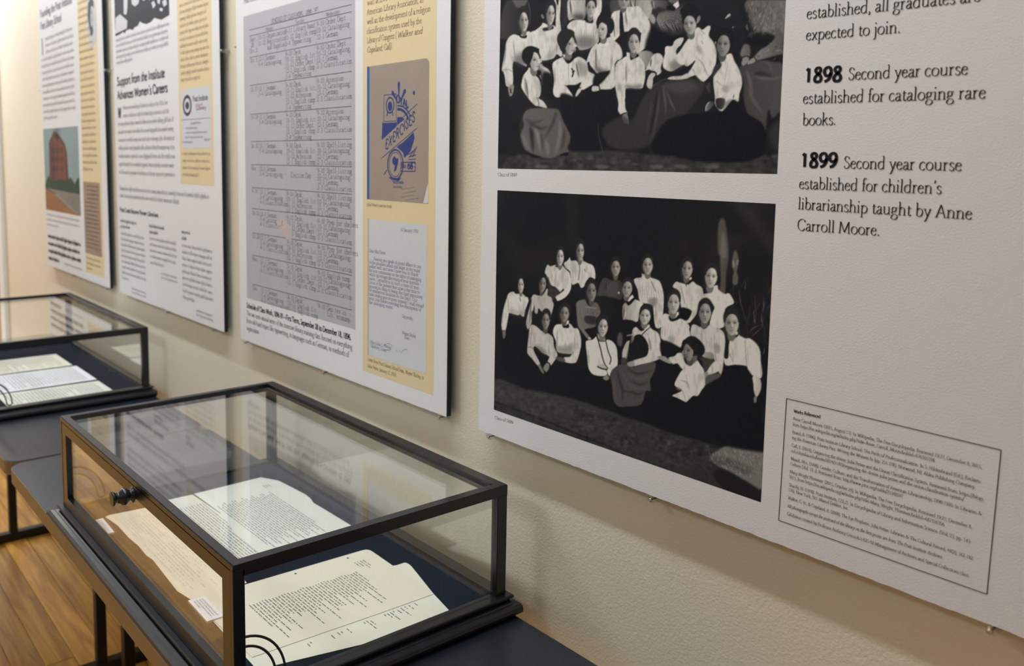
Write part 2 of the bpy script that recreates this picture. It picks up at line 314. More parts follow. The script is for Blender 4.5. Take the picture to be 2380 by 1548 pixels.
class Painter:
    def __init__(s, x0, y0, w, h, bg, seed):
        s.x0, s.y0, s.w, s.h = x0, y0, w, h
        s.b = np.full((h, w), float(bg)); s.rng = np.random.default_rng(seed); s.fr = 'P'
    def pts(s, t):
        out = []
        for k in t.split():
            if k[0] == '@': s.fr = k[1:]; continue
            ox, oy, sc = FR[s.fr]; a, b = k.split(','); out.append((ox + float(a)/sc - s.x0, oy + float(b)/sc - s.y0))
        return np.array(out)
    def fill(s, p, v, soft=.7, a=1., v2=None, ang=0.):
        pad = int(soft*2.5) + 2
        xa, ya = np.floor(p.min(0)).astype(int) - pad; xb, yb = np.ceil(p.max(0)).astype(int) + pad
        xa, ya = max(xa, 0), max(ya, 0); xb, yb = min(xb, s.w), min(yb, s.h)
        if xb <= xa or yb <= ya: return
        ss = 2
        X, Y = np.meshgrid((np.arange((xb-xa)*ss)+.5)/ss + xa, (np.arange((yb-ya)*ss)+.5)/ss + ya)
        ins = np.zeros(X.shape, bool)
        q = np.roll(p, -1, 0)
        for (x1, y1), (x2, y2) in zip(p, q):
            if y1 == y2: continue
            c = (Y > min(y1, y2)) & (Y <= max(y1, y2))
            ins ^= c & (X < (x2-x1)*(Y-y1)/(y2-y1) + x1)
        m = ins.astype(float).reshape(yb-ya, ss, xb-xa, ss).mean((1, 3))
        m = s.blur(m, soft)
        if v2 is not None:
            ca, sa = math.cos(ang), math.sin(ang)
            X, Y = np.meshgrid(np.arange(xa, xb), np.arange(ya, yb)); t = X*ca + Y*sa
            pt = p[:, 0]*ca + p[:, 1]*sa; t = np.clip((t-pt.min())/(np.ptp(pt)+1e-6), 0, 1); v = v + (v2-v)*t
        r = s.b[ya:yb, xa:xb]; r += (v-r)*m*a
    def blur(s, m, r):
        if r < .3: return m
        n = int(math.ceil(r*2)); k = np.exp(-.5*(np.arange(-n, n+1)/r)**2); k /= k.sum()
        m = np.pad(m, n)
        m = sum(k[i]*m[:, i:m.shape[1]-2*n+i] for i in range(2*n+1))
        return sum(k[i]*m[i:m.shape[0]-2*n+i] for i in range(2*n+1))
    def P(s, v, t, soft=.7, a=1., v2=None, ang=0., sm=True):
        p = s.pts(t); s.fill(smooth(p, True, 3) if sm else p, v, soft, a, v2, ang)
    def L(s, v, w, t, soft=.5, a=1., taper=False):
        s.line(s.pts(t), v, w, soft, a, taper)
    def line(s, p, v, w, soft=.5, a=1., taper=False):
        p = smooth(p, False, 4); d = np.gradient(p, axis=0); d /= np.hypot(*d.T)[:, None] + 1e-9
        n = np.stack([-d[:, 1], d[:, 0]], 1)*w/2
        if taper: n *= np.sin(np.linspace(.25, np.pi-.1, len(p)))[:, None]
        s.fill(np.concatenate([p+n, (p-n)[::-1]]), v, soft, a)
    def ell(s, v, c, rx, ry, rot=0., soft=.7, a=1., v2=None, ang=0.):
        t = np.linspace(0, 2*np.pi, 20, endpoint=False); x, y = rx*np.cos(t), ry*np.sin(t); cr, sr = math.cos(rot), math.sin(rot)
        s.fill(np.stack([c[0]+x*cr-y*sr, c[1]+x*sr+y*cr], 1), v, soft, a, v2, ang)
    def E(s, v, t, rx, ry, rot=0., **k):
        c = s.pts(t)[0]; sc = FR[s.fr][2]; s.ell(v, c, rx/sc, ry/sc, rot, **k)
    def folds(s, t, n, v=115, a=.5, w=1.3, jit=2., n2=None, v2=205):
        """pleats running between two edge curves: t = 'x,y x,y | x,y x,y'"""
        u, d = t.split('|'); u = smooth(s.pts(u), False, 6); d = smooth(s.pts(d), False, 6)
        for i in range(n):
            f = (i+.5+s.rng.uniform(-.3, .3))/n; A = u[int(f*(len(u)-1))]; B = d[int(f*(len(d)-1))]
            m = (A+B)/2 + s.rng.normal(0, jit, 2); t0, t1 = s.rng.uniform(0, .3), s.rng.uniform(.65, 1.)
            q = lambda z: (1-z)**2*A + 2*z*(1-z)*m + z*z*B
            pp = np.array([q(t0), q((t0+t1)/2), q(t1)])
            s.line(pp, v, w*s.rng.uniform(.6, 1.4), .6, a*s.rng.uniform(.5, 1), True)
            s.line(pp+[w*1.2, 0], v2, w*.8, .6, a*.6, True)
    def head(s, t, w, h, v=110, rot=0., turn=0., hair=26, top=.34, side=.16, dark=.55, lit=1, prof=0, neck=0):
        """t: face centre; w, h face width and height in the frame's units; lit side +1 right; prof -1 / +1 for a profile"""
        c = s.pts(t)[0]; sc = FR[s.fr][2]; w /= sc; h /= sc; cr, sr = math.cos(rot), math.sin(rot)
        g = lambda x, y: (c[0] + x*w*cr - y*h*sr, c[1] + x*w*sr + y*h*cr)
        v = min(v*1.42, 175)
        s.ell(v*.6, g(-.02-prof*.1, .5), w*.3, h*.24, rot)
        hy = h*(.33+top*.3)
        s.ell(hair, g(-prof*.3 - turn*.1, -.24), w*(.47+side*.62+.06*abs(prof)), hy, rot, soft=.9)
        for k in range(9): s.line(np.array([g(-prof*.3+u, vv) for u, vv in ((-.35+k*.09, -.42), (-.3+k*.07, -.52-top*.1), (-.1+k*.03, -.56-top*.12))]), hair+22, max(.6, w*.035), .5, .35)
        t_ = np.linspace(0, 2*np.pi, 24, endpoint=False)
        ex = .5*np.cos(t_)*(1 - .12*np.maximum(np.sin(t_), 0)**2); ey = .5*np.sin(t_)
        if prof:
            ex = np.where(prof*ex > 0, ex*.92, ex*.8)
        x, y = ex*w, ey*h*np.where(ey > 0, 1, .86)
        f = np.stack([c[0]+x*cr-y*sr, c[1]+x*sr+y*cr], 1)
        s.fill(f, v*.9, .8, 1., v2=v*1.12, ang=0 if lit > 0 else math.pi)
        if prof:
            s.fill(np.array([g(prof*.42, -.12), g(prof*.66, .1), g(prof*.46, .14), g(prof*.5, .26), g(prof*.4, .4)]), v*1.1, .5)
        sh = np.array([g(-lit*.56, -.3), g(-lit*.18, -.36), g(-lit*.06+turn*.12, 0), g(-lit*.1+turn*.1, .25), g(-lit*.12, .5), g(-lit*.56, .4)])
        s.fill(smooth(sh, True, 3), v*.42, max(.8, w*.09), dark)
        ex0 = turn*.16 + prof*.22
        m = max(.45, w*.035)
        for sgn in (-1, 1):
            if prof and sgn*prof > 0: continue
            s.ell(v*.36, g(ex0+sgn*.21, -.035), w*.13, h*.05, rot, soft=m, a=.85)
            s.line(np.array([g(ex0+sgn*.34, -.1), g(ex0+sgn*.2, -.135), g(ex0+sgn*.08, -.1)]), v*.45, max(.8, h*.03), m, .6)
        s.line(np.array([g(ex0*1.25+lit*.03, -.04), g(ex0*1.5+lit*.05, .14)]), min(v*1.45, 215), max(.9, w*.09), m, .75)
        s.line(np.array([g(ex0*1.2-lit*.05, -.06), g(ex0*1.35-lit*.07, .15)]), v*.5, max(.8, w*.07), m, .55)
        s.ell(v*.32, g(ex0*1.4, .175), w*.09, h*.02, rot, soft=m, a=.7)
        s.line(np.array([g(ex0*1.1-.14, .275), g(ex0*1.2, .285), g(ex0*1.1+.14, .27)]), v*.38, max(.8, h*.035), m, .8)
        s.ell(v*.62, g(ex0*1.1, .345), w*.12, h*.025, rot, soft=m, a=.5)
        s.ell(min(v*1.25, 200), g(lit*.14, -.28), w*.22, h*.12, rot, soft=w*.1, a=.5)
        s.ell(min(v*1.2, 200), g(lit*.3+ex0*.3, .12), w*.1, h*.1, rot, soft=w*.07, a=.4)
        hl = [g(-.5, -.06), g(-.46, -.22), g(-.28, -.38), g(0+turn*.1, -.44), g(.28, -.38), g(.46, -.22), g(.5, -.06)]
        s.line(np.array(hl), hair, max(1., w*.13), .8, .9)
    def grain(s, amp, lo=0):
        v = noise2(s.rng, s.h//3+1, s.w, 6, 2).repeat(3, 0)[:s.h]; v = s.blur(v, .8)     # soft upright drapery in the pale cloth
        s.b -= np.clip((s.b-125)/60, 0, 1)*np.clip(v*1.3+.35, 0, 2.2)*11
        n = s.blur(s.rng.normal(0, 1, s.b.shape), .7); n /= n.std(); s.b += n*amp*(.3 + s.b/260)

def noise2(rng, h, w, cell, oct=3):
    out = np.zeros((h, w))
    for o in range(oct):
        c = max(2., cell/2**o); gy, gx = int(h/c)+3, int(w/c)+3; g = rng.normal(0, 1, (gy, gx))
        y, x = np.arange(h)/c, np.arange(w)/c; yi, xi = y.astype(int), x.astype(int); fy, fx = (y-yi)[:, None], (x-xi)[None]
        fy, fx = fy*fy*(3-2*fy), fx*fx*(3-2*fx)
        out += (g[yi][:, xi]*(1-fy)*(1-fx) + g[yi+1][:, xi]*fy*(1-fx) + g[yi][:, xi+1]*(1-fy)*fx + g[yi+1][:, xi+1]*fy*fx)/2**o
    return out

def paint_lower():
    """group portrait of twenty women, the lower print"""
    s = Painter(1140, 425, 680, 760, 17, 3); R = s.rng
    nz = noise2(R, s.h, s.w, 90)
    xx, yy = np.meshgrid(np.arange(s.w), np.arange(s.h))
    s.b += np.clip(nz, 0, 2)*5 + np.clip((xx-330)/350, 0, 1)*np.clip(1-yy/420, 0, 1)*9
    s.P(40, '@P 1322,445 1338,445 1344,560 1318,570', soft=8, a=.35)
    s.P(55, '@P 1680,440 1715,445 1800,560 1805,600 1740,520', soft=9, a=.4)
    # two pale trunks of the painted backdrop, and its reeds
    s.P(70, '@B5 1010,-300 1120,-380 1190,120 1180,420 1150,560 1140,820 1120,960 1030,960 1050,700 1060,300 1000,200', soft=1.5, a=.95)
    s.P(110, '@B5 1070,-120 1120,-100 1160,200 1130,330 1080,320 1060,700 1040,300', soft=2, a=.5)
    s.P(78, '@B5 1290,190 1340,200 1375,380 1340,560 1365,640 1350,780 1270,780 1265,640 1290,560 1250,420', soft=1.2)
    s.P(140, '@B5 1265,360 1285,360 1300,440 1275,490', soft=1, a=.7); s.P(140, '@B5 1345,340 1370,360 1350,440 1330,430', soft=1, a=.6)
    for i in range(46):
        x = R.uniform(1700, 1800); y = R.uniform(640, 790); l = R.uniform(12, 60); dx = R.uniform(-14, 14)
        s.line(np.array([[x-1140, y-425], [x+dx*.4-1140, y+l*.5-425], [x+dx-1140, y+l-425]]), R.choice([45, 60, 75, 100]), R.uniform(.6, 1.6), .6, R.uniform(.3, .9), True)
    for t in ('1420,240 1480,170 1580,110', '1470,300 1540,230 1610,160', '1500,10 1505,60 1520,100', '1640,600 1665,540 1670,480', '1630,-10 1625,40 1640,60'): s.L(95, 1.6, '@B6 '+t, a=.8, taper=True)
    for t in ('1490,690 1495,800 1480,900', '1380,860 1400,1060 1440,1240', '1840,1080 1820,1200 1790,1330', '1940,1200 1945,1320 1930,1380', '1640,1250 1660,1400 1680,1500'): s.L(110, 1.5, '@B5 '+t, a=.7, taper=True)
    # carpet and the fur rug
    s.P(50, '@P 1150,884 1185,890 1225,906 1290,914 1345,930 1400,950 1450,966 1500,982 1550,1003 1620,1023 1680,1044 1810,1100 1810,1200 1150,960', soft=2, v2=38, ang=1.2)
    s.L(16, 4, '@P 1150,934 1225,962 1320,1000 1420,1040', soft=1.5, a=.8)
    s.P(34, '@P 1150,940 1300,1000 1420,1046 1600,1110 1780,1180 1150,1180', soft=1.5, a=.55)
    m = (yy+425 > 884 + (xx-10)*.30); tex = noise2(R, s.h, s.w, 9, 2)*(1+.5*noise2(R, s.h, s.w, 40, 1)); s.b += m*tex*5
    for i in range(150):
        x = R.uniform(1155, 1700); y = 900+(x-1150)*.30 + R.uniform(0, 60); s.ell(R.choice([70, 78, 60, 22]), (x-1140, y-425), R.uniform(2, 9), R.uniform(.6, 1.6), .28, soft=1, a=.35)
    s.L(66, 1.5, '@P 1590,1090 1625,1075 1650,1110 1640,1125', a=.5); s.P(22, '@P 1655,1100 1700,1090 1790,1130 1790,1175 1700,1150', soft=3, a=.8)
    s.P(100, '@BR 590,1130 640,1080 720,1035 830,1008 930,996 980,1030 980,1345 860,1300 740,1230 640,1180', soft=2)
    s.P(60, '@BR 600,1120 700,1120 800,1160 860,1200 900,1240 820,1240 720,1190 640,1180', soft=4, a=.7)
    for i in range(420):
        x = R.uniform(1652, 1775); y = 1030 + (1775-x)*.22 + R.uniform(0, 75)
        if y > 1075+(x-1652)*.5: continue
        l = R.uniform(4, 11); s.line(np.array([[x-1140, y-425], [x-1140-R.uniform(-2, 5), y-425-l*.6], [x-1140-R.uniform(0, 5), y-425-l]]), R.choice([60, 105, 135, 160]), 1.1, .5, .6, True)
    # dark skirts of the seated rows
    s.P(15, '@P 1165,750 1230,770 1300,840 1420,860 1560,870 1660,840 1730,840 1760,920 1776,1000 1790,1050 1700,1040 1640,1022 1560,1004 1500,982 1450,968 1400,945 1330,925 1250,905 1185,860 1160,800', soft=3)
    # --- back row
    s.P(170, '@B1 1560,700 1640,640 1690,565 1720,640 1830,640 1900,700 1990,650 2100,700 2200,740 2250,830 2270,960 2255,1060 2150,1010 2050,1130 2010,1230 1940,1250 1880,1140 1740,1180 1700,900 1600,800', v2=186)
    s.folds('@B1 1740,680 1880,720 2150,760 | 1760,1180 1880,1180 2040,1120', 9, a=.55); s.L(95, 3.2, '@B1 1900,700 1915,850 1890,1080', a=.7); s.L(60, 1.2, '@B1 2015,820 2045,885')
    s.P(190, '@B1 1905,660 1950,580 1990,600 1990,660 1910,700', sm=False); s.head('@B1 1930,430', 170, 420, 100, rot=.04, turn=.1, dark=.6)
    s.P(168, '@B1 1130,930 1160,790 1200,735 1260,770 1350,740 1450,760 1520,750 1600,830 1690,930 1725,1100 1715,1280 1640,1420 1540,1500 1420,1548 1390,1500 1360,1440 1470,1380 1560,1310 1540,1270 1470,1350 1380,1240 1260,1180 1200,1000 1180,1050', v2=190)
    s.folds('@B1 1230,800 1500,790 1660,900 | 1290,1200 1450,1310 1690,1200', 14, a=.6, w=1.5); s.P(60, '@B1 1190,1000 1260,1180 1300,1260 1220,1260', soft=2, a=.7)
    s.P(45, '@B1 1210,1270 1330,1250 1480,1350 1360,1460 1330,1530 1250,1470 1190,1400', soft=1.5); s.P(18, '@B1 1360,760 1500,740 1510,810 1470,800 1400,790'); s.P(205, '@B1 1430,740 1500,710 1510,750 1440,765', sm=False)
    s.head('@B1 1480,560', 160, 400, 108, rot=.03, turn=-.15, dark=.45)
    s.P(58, '@B3 430,860 470,700 530,590 600,570 700,620 820,600 930,680 960,760 900,1000 720,960 580,930 430,930', v2=44); s.folds('@B3 600,650 900,660 | 590,930 880,1000', 9, v=30, v2=85, a=.6)
    s.P(66, '@B3 640,690 800,640 840,760 830,940 600,930', soft=2, a=.7); s.head('@B3 790,365', 180, 340, 92, turn=-.1, dark=.4); s.E(170, '@B3 850,868', 18, 22)
    s.P(172, '@B3 1150,600 1300,560 1310,470 1340,500 1460,500 1490,560 1600,600 1680,660 1740,860 1750,1050 1730,1330 1700,1548 1580,1548 1540,1200 1500,1100 1280,1050 1230,820', v2=182)
    s.folds('@B3 1240,600 1400,620 1620,640 | 1290,1010 1440,1130 1700,1100', 13, a=.65, w=1.6); s.folds('@B3 1600,1100 1740,1100 | 1600,1500 1700,1500', 7, a=.6, jit=4); s.L(40, 1.5, '@B3 1500,640 1590,850', a=.8); s.P(90, '@B3 1450,1000 1600,960 1620,1080 1540,1170 1450,1080', soft=3, a=.7)
    s.head('@B3 1430,320', 200, 370, 104, turn=-.1, dark=.35)
    s.P(176, '@B5 190,830 215,770 270,735 420,770 540,730 620,790 700,830 730,900 740,1050 660,1100 620,1300 540,1420 470,1480 380,1400 300,1000 250,880', v2=180)
    s.folds('@B5 330,790 560,760 | 420,1180 620,1180', 9, a=.5, w=1.6); s.L(20, 1.3, '@B5 420,770 435,830'); s.P(15, '@B5 270,720 380,740 520,690 540,730 460,790 380,765 300,750'); s.P(206, '@B5 380,680 430,735 530,690 525,650 450,690', sm=False)
    s.head('@B5 450,510', 190, 350, 98, turn=-.3, rot=.08, dark=.5)
    s.P(196, '@B5 660,1000 760,960 870,930 890,840 990,800 1010,880 1130,960 1180,940 1230,980 1285,1090 1270,1140 1130,1230 1110,1548 860,1548 900,1300 940,1200 850,1080 700,1080')
    for i in range(14): s.L(150, .8, '@B5 %d,%d %d,%d' % (930, 1120+i*30, 1120, 1130+i*30), a=.45)
    s.P(150, '@B5 640,980 760,960 880,930 840,1060 660,1080', soft=1.5, a=.6, v2=185); s.head('@B5 880,650', 220, 400, 112, turn=-.15, rot=.1, dark=.3, side=.24)
    # --- middle row
    s.P(178, '@B1 270,1548 290,1430 340,1360 430,1340 480,1390 620,1380 700,1450 750,1470 770,1548 @B2 580,90 520,250 500,345 430,300 400,320 260,280 240,330 190,575 130,570 120,440 150,230 205,30')
    s.P(110, '@B2 265,200 400,260 520,200 510,330 420,310 260,285', soft=4, a=.55); s.folds('@B2 230,10 560,10 | 250,270 510,330', 10, a=.35); s.folds('@B2 160,240 250,240 | 130,560 190,560', 4, a=.4)
    s.L(45, 1.4, '@B2 430,10 450,80'); s.P(90, '@B2 135,580 190,580 185,680 150,720'); s.head('@B1 595,1190', 130, 360, 108, turn=-.2, dark=.35, hair=22)
    s.P(150, '@B1 800,1548 850,1430 900,1400 1000,1430 1100,1400 1170,1270 1200,1300 1190,1420 1280,1470 1300,1548 @B2 1015,150 960,350 940,420 760,200 740,290 690,290 680,140 640,420 620,480 570,560 540,440 580,260 640,40', v2=158)
    s.folds('@B2 640,10 980,10 | 600,500 960,380', 15, v=70, a=.55); s.P(20, '@B2 640,240 700,290 780,300 760,480 700,490 640,420', soft=1.5); s.head('@B1 1085,1170', 150, 370, 82, rot=.12, turn=-.1, dark=.5, hair=20)
    s.P(96, '@B3 0,1080 60,1020 180,1010 240,1100 400,1060 470,1180 480,1290 400,1400 380,1548 @B4 110,400 200,520 160,530 60,400 20,330 0,100', v2=82)
    s.folds('@B3 20,1090 240,1150 460,1200 | 20,1400 200,1440 410,1400', 15, v=50, v2=140, a=.6); s.L(150, 1.6, '@B3 180,1150 290,1165 410,1180', a=.6); s.L(140, 1.8, '@B3 190,1300 410,1340', a=.6); s.P(30, '@B3 180,1330 410,1350 390,1500 190,1470', soft=1.5, a=.8)
    s.P(98, '@B4 60,380 110,400 200,520 160,525', soft=1); s.P(185, '@B4 165,515 185,505 205,520 190,530'); s.P(12, '@B3 200,1020 340,1000 300,1130 250,1120'); s.L(215, 1.6, '@B3 355,985 325,1030'); s.head('@B3 305,840', 190, 400, 78, turn=.1, dark=.6)
    s.P(128, '@B3 930,1130 1000,1060 1150,1000 1280,1040 1340,1090 1280,1180 1230,1440 1120,1420 1000,1400 930,1390', v2=190); s.folds('@B3 960,1110 1260,1080 | 950,1400 1220,1440', 11, v=70, a=.65, w=1.6)
    s.P(14, '@B3 960,960 1010,1010 1050,1050 1150,960 1170,1000 1060,1120 1000,1080'); s.P(222, '@B3 1010,1000 1125,905 1150,960 1045,1045', sm=False); s.head('@B3 1020,780', 200, 350, 96, turn=-.35, rot=.08, dark=.35, side=.22)
    s.P(70, '@B4 570,500 600,430 640,480 630,620 570,600', soft=1.5)
    # row with the tall collar in the centre
    s.P(180, '@B5 0,1350 120,1330 180,1440 300,1400 420,1440 490,1548 @B6 440,180 455,320 340,360 300,480 200,440 90,390 0,340', v2=186); s.P(182, '@B4 1200,230 1290,210 1430,250 1430,640 1330,600 1180,520 1170,400', v2=186)
    s.folds('@B6 -60,100 200,60 420,140 | -50,330 150,400 400,340', 12, a=.5, w=1.5); s.P(120, '@B6 90,300 190,300 200,400 120,400', soft=2, a=.6)
    s.P(14, '@B5 115,1350 200,1400 300,1350 310,1400 200,1450 130,1430'); s.P(205, '@B5 115,1250 200,1330 290,1270 300,1330 200,1385 125,1330', sm=False); s.P(14, '@B5 330,1200 520,1250 500,1360 430,1440 350,1380', soft=1)
    s.head('@B5 205,1120', 210, 390, 112, turn=-.2, rot=.05, dark=.35)
    s.P(168, '@B6 470,150 520,100 620,150 700,180 780,110 900,160 1000,230 1030,380 1020,560 960,930 860,700 800,580 700,560 560,330 470,310', v2=176)
    s.folds('@B6 520,180 700,200 960,260 | 560,330 740,560 960,640', 16, v=100, a=.5); s.folds('@B6 860,500 1000,520 | 900,780 990,800', 6, v=90, a=.5); s.P(100, '@B6 840,420 930,440 940,560 860,560', soft=2, a=.6)
    s.P(155, '@B6 590,560 800,560 850,640 780,690 650,620', v2=110); s.P(50, '@B6 600,640 840,680 920,830 700,900 650,700', soft=1.5); s.P(176, '@B6 730,870 860,700 950,740 930,860 760,930'); s.P(120, '@B6 690,890 740,880 755,940 700,1080 680,960', soft=1)
    s.P(72, '@B6 760,930 930,900 950,960 800,1040 690,1100 690,1000', soft=1.5); s.L(185, 1.2, '@B6 620,140 690,190 780,100'); s.head('@B5 770,1290', 220, 400, 92, rot=.03, turn=-.1, dark=.3, side=.2)
    # --- front row, left to right
    s.P(160, '@B2 560,890 590,620 600,520 640,480 720,510 800,580 900,620 1000,700 1020,860 1080,1000 1020,1110 960,1180 910,1110 940,1040 900,1000 820,960 700,850 670,920 780,1140 740,1180 640,1060 570,980', v2=172)
    s.folds('@B2 640,560 900,640 | 620,830 860,960', 10, a=.5); s.P(75, '@B2 690,840 780,850 900,960 880,1000 800,960', soft=3, a=.6); s.folds('@B2 940,800 1060,950 | 930,1000 1000,1150', 6, a=.4); s.folds('@B2 600,900 660,900 | 660,1080 760,1150', 4, a=.4); s.L(60, 1.2, '@B2 560,870 620,865 660,890', a=.8); s.folds('@B2 610,560 680,560 | 580,860 670,860', 4, a=.5)
    s.P(100, '@B2 745,1190 780,1160 850,1300 820,1310'); s.P(112, '@B2 840,1200 900,1130 945,1180 900,1290 850,1260'); s.L(10, 2.2, '@B2 905,1120 945,1150 950,1190'); s.P(12, '@B2 790,540 850,590 900,600 890,640 840,610'); s.L(190, 2.4, '@B2 850,580 890,570')
    s.head('@B2 880,410', 130, 300, 84, rot=.03, turn=-.1, dark=.5, top=.44, side=.3)
    s.P(186, '@B2 1000,620 1040,490 1150,470 1290,460 1360,540 1430,550 1480,700 1480,860 1420,1080 1360,1140 1210,1120 1190,1040 1290,1030 1350,940 1320,980 1110,960 1060,900 1050,760', v2=176)
    s.folds('@B2 1080,540 1320,540 | 1080,940 1320,960', 15, a=.55); s.P(88, '@B2 1060,840 1180,860 1330,820 1320,975 1100,960', soft=4, a=.6); s.folds('@B2 1380,600 1460,620 | 1370,940 1440,1000', 5, a=.5); s.P(12, '@B2 1170,490 1270,470 1270,535 1180,530'); s.P(212, '@B2 1190,460 1265,400 1280,440 1215,500', sm=False)
    s.P(70, '@B2 1040,1050 1120,1030 1200,1060 1200,1120 1120,1110', soft=1.5); s.head('@B2 1200,290', 160, 290, 84, rot=.05, turn=-.15, dark=.55, top=.5, side=.3)
    s.P(196, '@B4 130,580 160,545 230,535 280,490 320,560 400,560 430,535 500,560 555,640 570,760 570,890 500,960 450,1060 420,960 290,900 400,950 430,1010 380,1040 240,1020 170,930 150,760', v2=190)
    s.L(14, 2.6, '@B4 285,490 330,640 380,840 440,940', a=.95); s.L(14, 2.4, '@B4 410,560 440,690 480,800 460,880', a=.95); s.folds('@B4 160,620 280,600 | 180,920 300,900', 6, a=.35); s.P(120, '@B4 280,880 380,870 440,930 420,950 300,910', soft=3, a=.6); s.folds('@B4 340,580 400,580 | 380,860 440,860', 4, a=.25)
    s.L(14, 3, '@B4 290,905 350,935 430,950'); s.P(110, '@B4 370,1060 430,1020 460,1060 430,1100 390,1090'); s.L(10, 2, '@B4 430,1015 465,1060'); s.P(165, '@B4 290,450 320,540 400,550 390,490 330,480', v2=120); s.head('@B4 370,360', 135, 270, 112, rot=.08, turn=.05, dark=.4, side=.22)
    s.P(60, '@B4 470,1010 560,900 700,870 760,920 900,880 1090,850 1080,980 1020,1100 1030,1240 960,1250 900,1430 700,1460 580,1460 510,1360 500,1200', v2=66)
    for t, v in (('560,950 600,1100 640,1250 630,1420', 20), ('700,930 850,1010 1060,960', 22), ('640,1250 780,1265 880,1290 960,1240', 20), ('760,1100 880,1160 1000,1120', 25), ('820,1300 810,1400', 18), ('880,1260 870,1340', 18), ('520,1050 530,1250 560,1400', 84), ('700,1000 860,1080 1040,1020', 80), ('620,960 760,1180 960,1220', 78)): s.L(v, 3.5, '@B4 '+t, soft=1.8, a=.7, taper=True)
    s.P(158, '@B4 640,690 700,560 760,540 780,400 830,360 900,420 1000,360 1060,400 1130,440 1170,560 1180,760 1110,820 1020,850 890,880 790,900 790,820 900,790 980,750 1000,620 920,480 830,470 740,560 720,700 700,800 640,790', v2=186)
    s.folds('@B4 790,420 1000,420 | 760,600 980,720', 12, v=50, a=.6, jit=4); s.folds('@B4 1000,480 1150,560 | 1040,720 1140,760', 7, v=60, a=.6); s.P(22, '@B4 740,640 850,560 880,700 960,740 860,790 740,830 700,800', soft=2); s.L(16, 2, '@B4 1020,360 900,480 850,590'); s.L(150, 3, '@B4 700,480 760,470 830,460', a=.8)
    s.P(125, '@B4 700,860 790,830 800,900 740,910'); s.P(55, '@B4 630,790 690,790 700,860 620,870', soft=1.2); s.P(200, '@B4 930,370 1010,320 1020,360 950,400', sm=False); s.head('@B4 955,210', 150, 240, 112, rot=.1, turn=-.3, dark=.3, side=.22)
    s.P(15, '@B4 1180,540 1430,640 1430,730 1330,780 1180,750', soft=1.5); s.P(120, '@B4 1120,780 1160,760 1230,770 1310,840 1310,870 1200,830', v2=140); s.L(12, 2.4, '@B4 1285,790 1325,870')
    s.P(182, '@B6 100,650 200,620 250,570 330,580 360,700 400,760 440,760 340,840 250,740 170,750'); s.folds('@B6 200,620 320,600 | 240,740 340,800', 5, a=.4)
    s.P(192, '@B6 200,1080 250,960 340,830 440,770 490,710 570,690 620,760 680,860 700,1080 640,1180 580,1270 500,1270 400,1365 340,1350 240,1300 160,1265 260,1220 320,1180 240,1130', v2=186)
    s.L(105, 2.5, '@B6 290,1010 380,1040 430,1110 440,1190', a=.8, taper=True); s.L(120, 2, '@B6 330,1190 360,1270 380,1350', a=.8); s.P(110, '@B6 240,1120 330,1170 320,1190 240,1170', soft=2, a=.7); s.folds('@B6 380,860 640,860 | 440,1180 660,1100', 7, a=.3); s.folds('@B6 240,1230 330,1200 | 280,1320 360,1350', 4, a=.5)
    s.P(86, '@B6 440,600 560,600 560,700 470,740', soft=1.2); s.head('@B6 430,540', 190, 330, 78, rot=-.05, prof=-1, dark=.2, hair=20, top=.6, side=.4, lit=1); s.P(20, '@B6 380,400 480,330 600,350 690,470 680,580 600,640 560,560 500,520 420,430')
    s.P(190, '@B6 1010,640 1050,420 1080,300 1200,230 1260,280 1360,330 1430,330 1540,420 1600,540 1610,720 1635,900 1600,985 1480,940 1400,830 1370,780 1190,760 1040,770', v2=184)
    s.folds('@B6 1120,400 1340,380 | 1180,740 1360,760', 5, a=.35); s.folds('@B6 1380,400 1560,500 | 1420,850 1600,900', 7, a=.35); s.L(90, 1.5, '@B6 1355,360 1360,560 1385,790', a=.8); s.L(80, 1.5, '@B6 1100,580 1160,720', a=.8); s.P(20, '@B6 1060,290 1110,320 1240,260 1220,310 1100,370 1080,640 1010,640 1030,440')
    s.P(188, '@B6 1480,950 1590,980 1620,1090 1600,1200 1540,1290 1500,1200 1490,1080', v2=150); s.P(110, '@B6 1500,1290 1545,1290 1530,1380 1500,1370'); s.P(205, '@B6 1060,250 1200,200 1240,240 1110,300', sm=False)
    s.head('@B5 1250,1490', 250, 430, 104, turn=-.05, dark=.3, top=.5, side=.26)
    s.grain(2.2)
    return s

